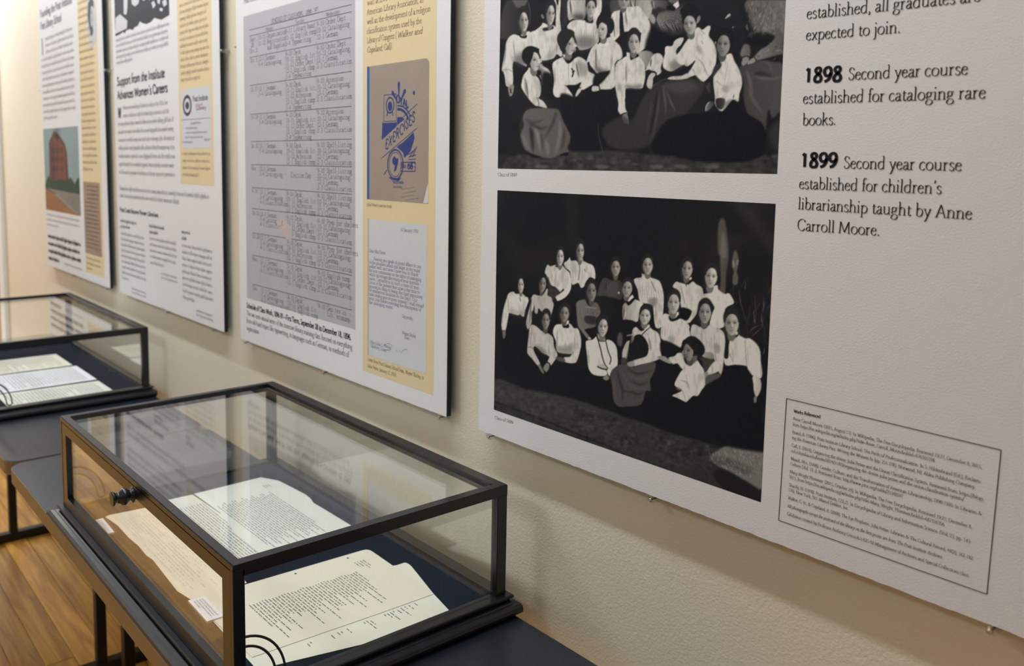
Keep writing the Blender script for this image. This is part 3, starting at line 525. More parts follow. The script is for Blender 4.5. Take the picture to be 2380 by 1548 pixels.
def paint_upper():
    """larger group portrait of seated and standing women, the upper print"""
    s = Painter(1140, 0, 700, 425, 24, 5); R = s.rng
    s.b += np.clip(noise2(R, s.h, s.w, 60), -1, 2)*4
    # carpet
    s.P(52, '@P 1155,372 1200,362 1300,352 1400,350 1480,356 1560,366 1640,376 1720,376 1760,366 1820,362 1820,425 1150,425', soft=2)
    xx, yy = np.meshgrid(np.arange(s.w), np.arange(s.h)); m = np.clip((yy-348)/12, 0, 1); s.b += m*noise2(R, s.h, s.w, 11, 2)*7
    for i in range(90):
        x = R.uniform(1165, 1810); y = R.uniform(362, 408); s.ell(R.choice([92, 78, 40, 36]), (x-1140, y), R.uniform(3, 13), R.uniform(1, 2.6), .03, soft=1.2, a=.4)
    for x in (1402, 1527, 1584, 1260, 1656): s.ell(108, (x-1140, 388), 17, 4.5, .03, soft=2, a=.6)
    s.P(36, '@P 1157,360 1186,362 1160,390', soft=2, a=.9)
    # figure cut by the frame, left; dark dress with pale edging
    s.P(58, '@A1 60,300 150,20 230,-30 500,-30 530,150 530,350 500,420 300,560 60,600', v2=30, soft=2); s.P(86, '@A1 260,-20 480,-20 450,80 380,110 320,125 280,70', soft=1.5); s.L(90, 1.5, '@A1 490,30 525,180 520,390', a=.7); s.L(80, 1, '@A1 250,10 300,110 400,120 460,60')
    # back row
    s.P(196, '@A1 890,-20 1000,-20 990,300 1010,480 940,620 920,430 930,100'); s.P(26, '@A1 925,-20 970,-20 955,95'); s.P(34, '@A1 1010,-20 1120,-20 1110,300 1080,400 1010,480', v2=50)
    s.P(190, '@A1 1130,-20 1380,-20 1390,260 1300,330 1200,300 1130,320 1110,200', v2=150); s.folds('@A1 1150,0 1360,0 | 1180,260 1340,280', 12, v=60, a=.7, w=1.8); s.P(24, '@A1 1180,230 1360,230 1370,330 1230,320', soft=5, a=.7)
    s.P(205, '@A1 1480,200 1560,-20 @A2 190,-20 190,180 110,350 130,700 60,720 @A1 1490,330')
    s.P(205, '@A1 1100,440 1130,370 1210,320 1350,320 1500,350 1570,420 1600,640 1540,700 @A2 100,700 0,760 @A1 1420,770 1290,780 1240,620 1200,520'); s.folds('@A1 1180,400 1400,370 1640,420 | 1260,740 1400,770 1560,740', 16, a=.5, w=1.5); s.P(70, '@A1 1240,600 1400,560 1560,620 1540,740 1400,780 1250,760', soft=6, a=.65)
    s.P(17, '@A1 1380,280 1500,290 1500,365 1400,350'); s.P(225, '@A1 1460,290 1490,270 1500,310 1470,320'); s.head('@A1 1475,130', 150, 290, 128, rot=.06, turn=.1, dark=.45, side=.2)
    s.P(120, '@A2 610,-20 980,-20 985,160 930,300 700,260 620,110', v2=175); s.folds('@A2 640,0 960,0 | 700,200 940,260', 18, v=55, a=.6, w=1.6); s.L(30, 2, '@A2 725,-10 715,100', a=.9)
    s.P(60, '@A2 340,-20 620,-20 600,110 500,170 380,230 340,200', soft=1.5, v2=90)
    s.P(204, '@A2 350,230 480,160 560,110 700,110 780,105 880,230 960,380 970,560 930,700 740,850 700,700 820,520 560,500 400,640 330,600', v2=196); s.folds('@A2 560,160 780,140 | 600,440 860,460', 9, v=90, a=.6); s.folds('@A2 800,560 940,480 | 760,820 900,720', 7, v=100, a=.5); s.folds('@A2 360,260 470,240 | 400,620 470,650', 5, v=70, a=.7, w=2)
    s.P(22, '@A2 480,200 520,190 550,500 620,620 520,800 480,560'); s.head('@A2 545,15', 180, 250, 100, rot=.1, dark=.3)
    s.P(40, '@A2 990,180 1080,80 1250,60 1400,60 1520,100 1500,480 1300,560 1020,560 960,420', soft=2)
    for i in range(26):
        f = i/25; s.L(168, 1.3, '@A2 %d,%d %d,%d %d,%d' % (1100+f*420, 190-100*f, 1060+f*400 - 50*math.sin(f*3.1), 320, 1130+f*330, 500+R.uniform(-60, 40)), a=.75, taper=True)
    s.P(110, '@A2 960,-20 1200,-20 1230,120 1180,140 1080,110 1000,150', soft=2, v2=60); s.folds('@A2 980,0 1200,0 | 1000,140 1200,140', 9, v=40, a=.7); s.P(215, '@A2 1310,80 1390,0 1410,100 1360,140', sm=False); s.P(16, '@A2 1220,90 1340,110 1340,170 1230,160'); s.ell(95, (1565-1140, 0), 12, 8)
    s.P(150, '@A2 930,290 980,220 1040,300 1010,380', soft=1.3); s.P(12, '@A2 980,420 1100,480 1300,560 1460,560 1300,700 1150,860 1000,850 870,760', soft=3)
    # woman in the patterned blouse, right edge
    s.P(90, '@A3 1000,-20 1620,-20 1620,820 1520,820 1450,600 1250,500 1100,540 1000,300', soft=2, v2=110); s.P(18, '@A3 980,120 1060,420 1250,560 1450,560 1350,700 1050,720 960,600', soft=4, a=.95)
    for i in range(150):
        x = 1735+R.uniform(0, 85); y = R.uniform(0, 80); s.line(np.array([[x-1140, y], [x-1140+R.uniform(-4, 4), y+5], [x-1140+R.uniform(-5, 5), y+R.uniform(6, 14)]]), R.choice([35, 50, 150, 175]), R.uniform(.8, 2), .7, .55, True)
    s.P(125, '@A3 1100,900 1200,780 1290,730 1420,600 1460,440 1560,560 1560,820 1400,880 1130,950', v2=80, soft=1.3); s.P(110, '@A3 880,850 940,700 1030,720 1040,860 1010,900 930,900', v2=90, soft=1.3)
    for i in range(40):
        x = 1725+R.uniform(0, 95); y = 160-(x-1755)*.5+R.uniform(-30, 8)
        if y > 60: s.ell(R.choice([45, 165]), (x-1140, y), R.uniform(1, 4), 1.2, R.uniform(-1, 1), soft=.8, a=.5)
    s.P(62, '@A3 870,1060 1000,1010 1200,950 1400,970 1560,1040 1540,1548 @A5 2290,480 2140,580 2090,440 2040,800 1980,650 1780,540 1700,300 1690,0', v2=74, soft=1.5)
    for t, v, w in (('@A3 980,1100 1040,1300 1060,1540', 130, 5), ('@A3 1060,1140 1180,1220 1400,1230 1540,1200', 128, 4), ('@A3 1080,1180 1200,1150 1400,1210', 20, 8), ('@A5 1760,100 1850,300 2000,520', 100, 7), ('@A3 1250,960 1340,1020 1400,1180', 100, 4), ('@A5 1900,180 2100,380', 45, 8)): s.L(v, w, t, soft=2.5, a=.6, taper=True)
    s.P(22, '@A5 2050,800 2080,440 2140,600 2290,480 2280,1000 2080,1000', soft=2.5, a=.8); s.P(60, '@A5 2100,760 2290,600 2280,1080 2120,980', soft=5, a=.7)
    s.P(140, '@A3 1010,960 1100,900 1130,950 1080,990 1000,1010'); s.P(130, '@A3 930,900 1000,890 1020,960 970,1010 930,1030 900,1000'); s.L(12, 2.4, '@A3 930,900 970,880 1020,895'); s.L(12, 2.4, '@A3 1100,900 1140,950')
    # standing pair at the left
    s.P(206, '@A1 530,520 600,480 700,400 720,360 830,400 920,420 960,640 1010,780 1030,860 1000,890 940,850 880,920 680,945 660,760 540,720', v2=198); s.folds('@A1 600,540 720,520 900,500 | 680,900 780,930 900,880', 7, a=.35); s.P(120, '@A1 800,860 920,740 930,850 880,920 700,940', soft=5, a=.5); s.folds('@A1 940,640 1000,760 | 940,860 1020,860', 5, a=.5)
    s.P(35, '@A1 720,450 780,430 830,440 880,410 890,450 840,470 740,490'); s.head('@A1 845,225', 130, 340, 120, rot=.06, turn=.45, dark=.5, hair=30, side=.3); s.P(110, '@A1 690,240 720,230 745,280 720,300')
    s.P(200, '@A1 100,1120 80,1080 130,820 150,660 210,570 280,540 360,560 460,500 540,520 560,720 660,760 480,860 470,1030 430,1030 280,960 250,1060 260,1240 240,1350 150,1350 125,1200', v2=206); s.folds('@A1 260,620 520,600 | 290,940 460,860', 9, a=.4)
    s.P(75, '@A1 280,880 440,840 470,960 460,1040 280,1000', soft=5, a=.7); s.folds('@A1 150,700 280,720 | 100,1080 260,1060', 6, v=120, a=.5, w=2.2); s.L(120, 2, '@A1 90,1100 180,1090 250,1130', a=.6); s.P(24, '@A1 345,540 410,570 470,550 460,600 380,595'); s.P(220, '@A1 420,555 450,515 460,550')
    s.head('@A1 425,330', 140, 330, 120, rot=-.03, turn=.2, dark=.65, hair=32, top=.44, side=.24); s.P(130, '@A1 180,1370 260,1320 270,1400 240,1500 200,1500'); s.L(24, 2.5, '@A1 215,1390 225,1460')
    # girl in front, left
    s.P(90, '@A1 590,1120 700,1040 800,1090 860,1190 860,1290 790,1350 700,1330 700,1180', v2=165); s.folds('@A1 640,1100 820,1140 | 700,1280 840,1280', 10, v=35, a=.7); s.P(200, '@A1 700,990 730,1040 800,1080 850,1150 760,1110 690,1060', a=.8)
    s.P(40, '@A4 430,560 560,450 900,450 1040,480 1100,620 1200,820 1240,900 1210,1180 1190,1250 1060,1240 900,1290 800,1280 640,1240 560,1220 470,1160 400,1000 380,760', soft=1)
    s.P(92, '@A4 440,600 540,460 900,450 1040,480 1110,640 1190,800 1235,910 1235,1060 1200,1190 1060,1225 920,1285 820,1280 660,1240 610,1220 480,1150 400,900 460,740', v2=84, soft=1.2)
    for t, v, w in (('560,760 590,900 610,1200', 20, 9), ('640,760 700,940 740,1200', 132, 8), ('1000,500 940,700 800,960', 36, 5), ('1060,640 1060,900 980,1240', 118, 9), ('480,620 600,690 800,640', 60, 8), ('530,700 620,740 760,790 860,740', 34, 6), ('1130,800 1120,1000 1080,1180', 52, 7), ('440,900 500,1060 560,1150', 115, 7), ('740,850 760,1000 760,1180', 50, 5), ('820,980 850,1100 860,1260', 120, 8)): s.L(v, w, '@A4 '+t, soft=2.2, a=.7, taper=True)
    s.P(16, '@A4 1060,1235 1130,1195 1200,1190 1190,1235 1120,1245'); s.P(15, '@A4 490,1160 600,1220 760,1270 640,1275 520,1225', soft=1.5)
    s.P(206, '@A1 390,1300 420,1180 490,1090 500,1060 600,1100 590,1160 660,1240 700,1380 680,1500 @A4 700,280 780,330 845,445 700,410 640,400 530,280 420,110', v2=196); s.folds('@A1 440,1200 620,1200 | @A4 540,340 800,430', 13, v=90, a=.6, w=1.7, jit=3); s.L(60, 1.5, '@A4 670,260 700,330 705,400', a=.9)
    s.P(20, '@A1 600,1120 680,1100 700,1160 640,1180'); s.P(214, '@A1 500,1070 600,1100 590,1150 520,1120', sm=False); s.head('@A1 590,950', 190, 330, 142, rot=-.08, prof=1, dark=.15, hair=22, top=.45, side=.3, lit=1); s.P(22, '@A1 450,900 450,800 510,730 600,740 670,780 590,800 560,900 510,1010 470,980')
    s.P(20, '@P 1262,170 1290,180 1290,230 1262,225', soft=3)
    # girl with a bow tie and ribbon
    s.P(206, '@A1 870,1020 920,950 1000,910 1060,890 1120,980 1200,930 1290,890 1400,960 1420,1020 1440,1120 1540,1180 1530,1300 1340,1410 1290,1360 1320,1290 1240,1340 1130,1370 1060,1330 1100,1400 1200,1525 1050,1520 930,1525 880,1440 900,1260', v2=198)
    s.folds('@A1 900,1020 1040,960 | 920,1440 1060,1360', 6, a=.3); s.folds('@A1 1240,960 1400,980 | 1290,1240 1440,1240', 10, v=90, a=.6, w=2); s.P(95, '@A1 1250,980 1400,1010 1420,1150 1300,1200', soft=4, a=.5); s.L(120, 1.3, '@A1 1120,980 1130,1340', a=.6); s.P(20, '@A1 1030,880 1120,960 1160,850 1220,870 1200,940 1110,1000'); s.P(215, '@A1 1035,850 1120,880 1140,900 1050,890')
    s.L(22, 3, '@A1 1170,1070 1200,1130 1180,1210', a=.95); s.L(22, 3, '@A1 1180,1140 1220,1110', a=.9); s.P(18, '@A1 1080,1350 1240,1330 1320,1290 1290,1370 1230,1500 1200,1520', soft=1); s.P(205, '@A1 1050,1350 1100,1370 1200,1525 1100,1525'); s.P(190, '@A1 1230,1500 1260,1420 1310,1370 1330,1410 1280,1480 1240,1525'); s.L(14, 2.6, '@A1 1290,1370 1330,1390 1335,1430'); s.P(205, '@A1 1320,1370 1460,1270 1530,1290 1400,1380 1340,1410')
    s.head('@A1 1140,700', 190, 330, 132, rot=-.05, prof=1, dark=.35, hair=34, top=.5, side=.3); s.P(34, '@A1 980,700 990,560 1060,480 1150,460 1220,520 1170,590 1110,680 1050,800 1000,790')
    # dark skirts, centre
    s.P(18, '@A0 560,740 700,770 800,680 950,720 1010,900 1030,1000 900,1160 880,1190 620,1190 640,1080 560,900', soft=2); s.L(78, 1.6, '@A4 1700,700 1710,900 1750,1080 1780,1180', a=.7)
    # tall seated woman, centre
    s.P(200, '@A2 0,960 90,700 170,700 260,620 330,600 480,720 520,900 400,1000 400,1360 200,1400 160,1380 150,1330 240,1220 330,1100 160,1170 80,1100', v2=198); s.P(195, '@A1 1400,980 1480,760 1548,740 1548,960 1440,970'); s.folds('@A2 110,760 330,740 | 110,1120 320,1120', 15, v=80, a=.6, w=1.6); s.P(60, '@A2 100,1020 200,1080 320,1110 240,1170 120,1150', soft=4, a=.7)
    s.P(18, '@A2 100,1160 320,1120 280,1200 170,1320 60,1330', soft=1.5); s.folds('@A2 370,760 500,820 | 330,1180 400,1300', 6, a=.4); s.P(190, '@A2 40,1390 60,1350 150,1360 170,1410 60,1435'); s.L(12, 2.6, '@A2 150,1330 170,1415'); s.P(212, '@A2 150,700 170,670 320,670 310,710 180,725'); s.P(214, '@A2 250,640 320,580 340,620 270,670')
    s.head('@A2 215,470', 170, 300, 122, rot=.02, prof=-1, dark=.1, hair=24, top=.5, side=.36, lit=1); s.P(24, '@A2 130,330 170,250 280,240 350,330 360,500 320,520 310,420 250,380 200,350')
    # woman leaning back, arm hanging
    s.P(204, '@A2 420,1000 520,920 590,880 660,920 800,880 860,980 880,1160 850,1340 800,1390 570,1390 560,1548 450,1548 420,1400 400,1200', v2=200); s.P(202, '@A4 1980,-10 2150,-10 2150,300 2160,460 2195,530 2100,560 2035,490 2040,360 2000,150', v2=206); s.folds('@A2 580,960 820,960 | 580,1340 820,1360', 10, a=.45, w=1.6); s.P(90, '@A2 570,1330 700,1340 820,1320 800,1390 580,1390', soft=3, a=.7); s.P(120, '@A2 440,1340 520,1330 480,1450', soft=3, a=.6)
    s.P(168, '@A2 760,850 850,800 960,810 1000,880 920,1060 880,1060 850,980', v2=110); s.P(200, '@A2 880,1110 940,980 1000,860 1100,840 1160,920 1120,1060 1130,1130 1060,1180 1000,1120 930,1090', v2=190); s.folds('@A2 980,900 1140,920 | 960,1060 1100,1060', 8, v=70, a=.6, w=2)
    s.P(190, '@A2 900,1340 920,1220 980,1140 1040,1170 1000,1230 990,1360 960,1400'); s.L(12, 3.2, '@A2 970,1120 1030,1130 1050,1170'); s.P(105, '@A4 2110,560 2180,540 2210,640 2215,710 2150,700 2110,640', v2=130); s.L(10, 2.6, '@A4 2090,560 2120,540 2190,520')
    s.P(18, '@A2 640,870 700,890 770,850 770,890 700,920 650,945'); s.P(206, '@A2 580,820 640,830 640,930 590,890', sm=False); s.head('@A2 700,670', 170, 330, 118, rot=.02, turn=.05, dark=.35, hair=28, top=.5, side=.26)
    # dark trousers-like skirt with braid, centre right
    s.P(56, '@P 1425,345 1400,300 1446,270 1470,280 1500,220 1550,190 1620,185 1640,200 1600,260 1560,300 1520,330 1490,345', soft=3, a=.75); s.P(70, '@A5 400,60 640,0 900,0 960,120 700,200 480,120', soft=6, a=.8)
    for t, v, w in (('420,60 450,280 470,560', 92, 5), ('470,140 560,360 620,480', 100, 4), ('330,130 280,500 200,880', 12, 3.5), ('360,160 330,500 250,900', 76, 5), ('250,280 200,560 160,840', 64, 5), ('400,10 250,90 150,170', 88, 2)): s.L(v, w, '@A5 '+t, soft=1.5, a=.7, taper=True)
    # woman bending forward, in white
    s.P(202, '@A2 1190,830 1200,740 1300,720 1330,650 1400,600 1480,600 1440,700 1380,760 1370,860 1500,1000 @A3 0,1010 160,960 60,1040 0,1020 @A2 1400,1060 1280,1120 1160,1060 1160,930', v2=190); s.P(26, '@A2 1370,780 1460,740 1500,690 1440,820 1380,850', soft=1.5); s.P(70, '@A2 1250,1000 1360,950 1500,1010 1330,1120', soft=4, a=.6); s.P(215, '@A2 1190,740 1250,730 1240,830 1190,840')
    s.P(200, '@A3 60,620 150,560 180,460 230,430 290,470 370,410 420,430 390,560 460,660 510,800 500,1000 460,1120 400,1200 310,1280 230,1230 180,1180 90,1210 50,1180 130,1050 180,950 100,990 -60,1010 -130,900 -60,800', v2=212)
    s.P(130, '@A3 200,760 240,710 290,800 280,850 220,820', soft=2.5, a=.6); s.L(110, 2.5, '@A3 190,890 300,1010 350,1140 380,1200', a=.7, taper=True); s.L(110, 1.5, '@A3 275,640 300,690', a=.7); s.L(60, 1.6, '@A3 270,480 330,540', a=.5); s.L(120, 2, '@A3 60,1150 130,1080 180,1180', a=.6)
    s.P(185, '@A2 1220,1240 1290,1200 1440,1190 1530,1150 1560,1220 1400,1250'); s.L(70, 2, '@A2 1000,1340 1120,1270 1230,1230', a=.8)
    s.head('@A3 95,380', 200, 330, 110, rot=-.12, turn=-.5, dark=.3, hair=22, top=.5, side=.3, neck=1); s.P(20, '@A3 -60,180 0,100 100,60 200,90 260,190 250,260 200,290 170,240 60,230 0,290'); s.P(150, '@A3 215,270 250,250 262,290 240,340 200,370', v2=110)
    # woman at the right in white
    s.P(206, '@A3 570,960 640,880 740,840 790,960 850,1060 900,1200 910,1330 870,1470 860,1560 @A5 1600,320 1510,290 1360,470 1250,380 1240,260 @A3 480,1450 460,1280 480,1160 580,1050', v2=212)
    s.P(140, '@A3 610,1350 680,1340 690,1440 610,1440', soft=3, a=.7); s.L(140, 2.5, '@A3 510,1270 600,1340', a=.6); s.L(160, 2, '@A3 680,1040 650,1200 630,1340', a=.5); s.P(34, '@A5 1250,290 1300,260 1390,270 1400,340 1350,440 1270,410', v2=70); s.P(90, '@A5 1380,340 1510,280 1440,380 1370,450', soft=2, a=.6); s.folds('@A5 1540,200 1650,100 | 1540,290 1620,240', 6, v=60, a=.6)
    s.P(120, '@A5 1090,470 1110,360 1160,315 1230,330 1200,400 1130,460', v2=50); s.L(205, 1.6, '@A5 1090,460 1105,380 1150,325', a=.9); s.P(70, '@A3 350,1360 410,1280 430,1400 400,1460', v2=35); s.P(48, '@A3 430,1230 470,1060 560,980 590,1020 480,1180', soft=1.5)
    s.P(14, '@A5 1000,500 1250,480 1360,480 1520,300 1600,340 1690,480 1900,600 2040,780 2050,1000 1960,1170 1760,1260 1500,1275 1100,1270 800,1220 500,1160 300,1130 250,960 500,600', soft=2)
    s.head('@A3 620,700', 210, 370, 92, rot=.08, turn=-.45, dark=.3, hair=18, top=.5, side=.34); s.P(180, '@A3 640,300 700,220 735,240 700,270'); s.E(150, '@A3 770,430', 12, 12); s.P(190, '@A3 485,660 500,655 500,690 490,695')
    s.grain(2.4)
    return s
# ---------------------------------------------------------------- the room
X0, X1, Y0 = -7.2, 3.0, -4.2
def struct(o): o['kind'] = 'structure'; return o
fl = struct(box('floor', (X0, Y0, FLOOR_Z-.08), (X1, WALL_Y, FLOOR_Z-.012), M['floor']))
rp = random.Random(4); pl_me = {}
PW = .083
y = WALL_Y-.014; row = 0
while row < 21:                                                       # hardwood strips laid along the wall, every board a part of the floor
    x = -6.4 + rp.uniform(0, .9)
    xe = -.6
    while x < xe:
        l = rp.choice((.62, .78, .94, 1.12, 1.3, 1.45))
        if l not in pl_me:
            bm = bmesh.new(); bm_box(bm, (0, -PW+.0016, -.012), (l-.0016, 0, 0)); bmesh.ops.recalc_face_normals(bm, faces=bm.faces)
            bmesh.ops.bevel(bm, geom=[e for e in bm.edges if min(v.co.z for v in e.verts) > -.001], offset=.0012, segments=1, affect='EDGES')
            me = bpy.data.meshes.new('plank'); bm.to_mesh(me); bm.free(); me.materials.append(M['floor']); pl_me[l] = me
        o = bpy.data.objects.new('plank', pl_me[l]); COL.objects.link(o); o.parent = fl; o.location = (x, y, FLOOR_Z + rp.uniform(-.0006, 0)); x += l
    y -= PW; row += 1
struct(box('wall_right', (X0, WALL_Y, FLOOR_Z-.08), (X1, WALL_Y+.12, CEIL_Z), M['wall']))
struct(box('wall_left', (X0, Y0-.12, FLOOR_Z-.08), (X1, Y0, CEIL_Z), M['plain']))
struct(box('wall_back', (X0-.12, Y0-.12, FLOOR_Z-.08), (X0, WALL_Y+.12, CEIL_Z), M['plain']))
struct(box('wall_front', (X1, Y0-.12, FLOOR_Z-.08), (X1+.12, WALL_Y+.12, CEIL_Z), M['plain']))
struct(box('ceiling', (X0-.12, Y0-.12, CEIL_Z), (X1+.12, WALL_Y+.12, CEIL_Z+.1), M['ceiling']))
struct(box('baseboard_right', (-5.06, WALL_Y-.014, FLOOR_Z), (X1, WALL_Y, FLOOR_Z+.12), M['trim'], bev=.003))
cs = struct(boxes('trim_1', [((-5.17, WALL_Y-.022, FLOOR_Z), (-5.062, WALL_Y, 1.08)), ((-6.17, WALL_Y-.022, FLOOR_Z), (-6.06, WALL_Y, 1.08)), ((-6.17, WALL_Y-.022, 1.08), (-5.062, WALL_Y, 1.19))], M['trim'], bev=.004))
dr = struct(box('door_1', (-6.06, WALL_Y-.006, FLOOR_Z+.008), (-5.17, WALL_Y, 1.08), M['door'], bev=.002))

# ---------------------------------------------------------------- posters
TOP = 1.34
ZB = 0.
def lin(v): v = np.clip(v, 0, 255)/255.; return np.where(v <= .04045, v/12.92, ((v+.055)/1.055)**2.4)
def ink_obj(name, ink, m, parent, depth, plane='wall', label=None):
    if plane == 'wall': v = [(x, -depth-z, y) for x, y, z in ink.v]
    else: v = [(x, y, depth+z) for x, y, z in ink.v]
    o = mesh(name, v, ink.f, m, parent)
    if label: o['label'] = label
    if 'year' not in name: o['kind'] = 'stuff'      # letters too small to pick apart one by one
    return o
def flat(name, pts, m, parent, depth, label=None, th=.00012):
    """a printed field: thin sheet in the poster plane, outline given as (x, z)"""
    bm = bmesh.new(); a = [bm.verts.new((x, -depth, z)) for x, z in pts]; b = [bm.verts.new((x, -depth+th, z)) for x, z in pts]; n = len(pts)
    bm.faces.new(a); bm.faces.new(b[::-1])
    for i in range(n): bm.faces.new([a[i], a[(i+1) % n], b[(i+1) % n], b[i]])
    bmesh.ops.recalc_face_normals(bm, faces=bm.faces)
    me = bpy.data.meshes.new(name); bm.to_mesh(me); bm.free(); o = put(name, me, m, parent)
    if label: o['label'] = label
    return o
def rectp(x0, z0, x1, z1): return [(x0, z0), (x1, z0), (x1, z1), (x0, z1)]
def poster(x0, x1, label):
    r = empty('exhibition_poster', ((x0+x1)/2, 0, ZB)); tag(r, label, 'poster')
    box('foam_board', (x0, .0006, ZB), (x1, .0112, TOP), M['core'], r, bev=.0004, seg=1)
    # cut paper edge: a hair rough along the bottom
    rr = random.Random(int(-x0*1000)); n = 120; pts = [(x0 + (x1-x0)*i/n, ZB + (rr.uniform(-.0006, .0004) if 0 < i < n else 0)) for i in range(n+1)] + [(x1, TOP), (x0, TOP)]
    flat('paper_sheet', pts, [M['paper']], r, 0, th=.0006)
    return r
P4X0, P3X1, P3X0, P2X1, P2X0, P1X1, P1X0 = -1.154, -1.2469, -2.1356, -2.2401, -3.1288, -3.2382, -4.1269
p4 = poster(P4X0, P4X0+.8887, 'near white poster with two black and white group photographs and a list of years')
p3 = poster(P3X0, P3X1, 'white poster with a grey typed schedule and a brown exercise book on yellow')
p2 = poster(P2X0, P2X1, 'white poster headed Support from the Institute with a printed card on yellow')
p1 = poster(P1X0, P1X1, 'farthest white poster with a coloured picture of a brick building')

# ---- near poster: portraits
def photo_grid(name, pn, x0, x1, z0, z1, nx, nz, white, parent, label, fade=None):
    xs = np.linspace(x0, x1, nx); zs = np.linspace(z0, z1, nz); X, Z = np.meshgrid(xs, zs)
    D = np.stack([X-CAM[0], 0*X-CAM[1], Z-CAM[2]], -1); w = D@AX_F; u = CX+FPX*(D@AX_R)/w; v = CY-FPX*(D@AX_U)/w
    a = np.clip(u-pn.x0, 0, pn.w-1.01); b = np.clip(v-pn.y0, 0, pn.h-1.01); ia, ib = a.astype(int), b.astype(int); fa, fb = a-ia, b-ib; B = pn.b
    g = B[ib, ia]*(1-fa)*(1-fb)+B[ib, ia+1]*fa*(1-fb)+B[ib+1, ia]*(1-fa)*fb+B[ib+1, ia+1]*fa*fb
    if fade is not None: k = np.clip((Z-fade)/.03, 0, 1); g = g*(1-k)+24*k
    L = lin(g)/lin(np.array(float(white)))*.735; L = np.minimum(L, .78)
    dk = np.exp(-L*14)
    rgb = np.stack([L*1.0+.0006*dk, L*1.0+.0022*dk, L*.965+.0075*dk, np.ones_like(L)], -1).reshape(-1, 4).astype(np.float32)
    me = bpy.data.meshes.new(name); nv = nx*nz; co = np.stack([X, np.full_like(X, -.00016), Z], -1).reshape(-1).astype(np.float32)
    i = np.arange(nz-1)[:, None]*nx + np.arange(nx-1)[None]; i = i.reshape(-1); q = np.stack([i, i+1, i+nx+1, i+nx], 1).reshape(-1).astype(np.int32); nf = len(i)
    me.vertices.add(nv); me.vertices.foreach_set('co', co); me.loops.add(nf*4); me.loops.foreach_set('vertex_index', q)
    me.polygons.add(nf); me.polygons.foreach_set('loop_start', np.arange(0, nf*4, 4, dtype=np.int32)); me.update(calc_edges=True)
    ca = me.color_attributes.new('print', 'FLOAT_COLOR', 'POINT'); ca.data.foreach_set('color', rgb.reshape(-1))
    o = put(name, me, M['photo'], parent); o['label'] = label; return o
photo_grid('group_photograph', paint_upper(), -1.1132, -.5956, .4688, .870, 450, 340, 203, p4, 'group portrait of women in white blouses and long skirts, one kneeling', fade=.80)
photo_grid('group_photograph', paint_lower(), -1.1132, -.5956, .0462, .4318, 450, 335, 176, p4, 'group portrait of twenty women before a dark backdrop, white fur rug at the corner')

# ---- near poster: text
SERIF = dict(style='serif')
def line(ink, txt, a, b, size, **k):
    """set a line of type between two measured ends"""
    (xa, za), (xb, zb) = on_wall(*a), on_wall(*b); ink.text(txt, xa, za, size, width=xb-xa, y1=zb, **k)
i = Ink(); E_ = .0208
c = lambda x, y: (1800+x/2.579, y/2.579)
line(i, 'established, all graduates are', c(192, 115), c(1237, 8), E_); line(i, 'expected to join.', c(188, 243), c(757, 196), E_)
line(i, 'Second year course', c(441, 480), c(1160, 447), E_); line(i, 'established for cataloging rare', c(170, 622), c(1267, 590), E_); line(i, 'books.', c(167, 752), c(370, 748), E_)
line(i, 'Second year course', c(413, 1009), c(1123, 1025), E_); line(i, "established for children's", c(147, 1131), c(1003, 1163), E_); line(i, 'librarianship taught by Anne', c(140, 1253), c(1185, 1316), E_); line(i, 'Carroll Moore.', c(135, 1380), c(633, 1413), E_)
ink_obj('body_text', i, M['ink'], p4, .0004)
for t, a, b in (('1898', c(176, 495), c(406, 486)), ('1899', c(153, 1001), c(378, 1003))):
    i = Ink(); line(i, t, a, b, .0262, style='black'); ink_obj('year_heading', i, M['ink'], p4, .0004, label='bold black numerals '+t)
i = Ink(); line(i, 'Class of 1897', (1157, 409), (1202, 410), .0085); line(i, 'Class of 1899', (1150, 973), (1193, 985), .0085); ink_obj('caption', i, M['soft_ink'], p4, .0004)
i = Ink(); c = lambda x, y: (1800+x/2.39, 900+y/2.39)
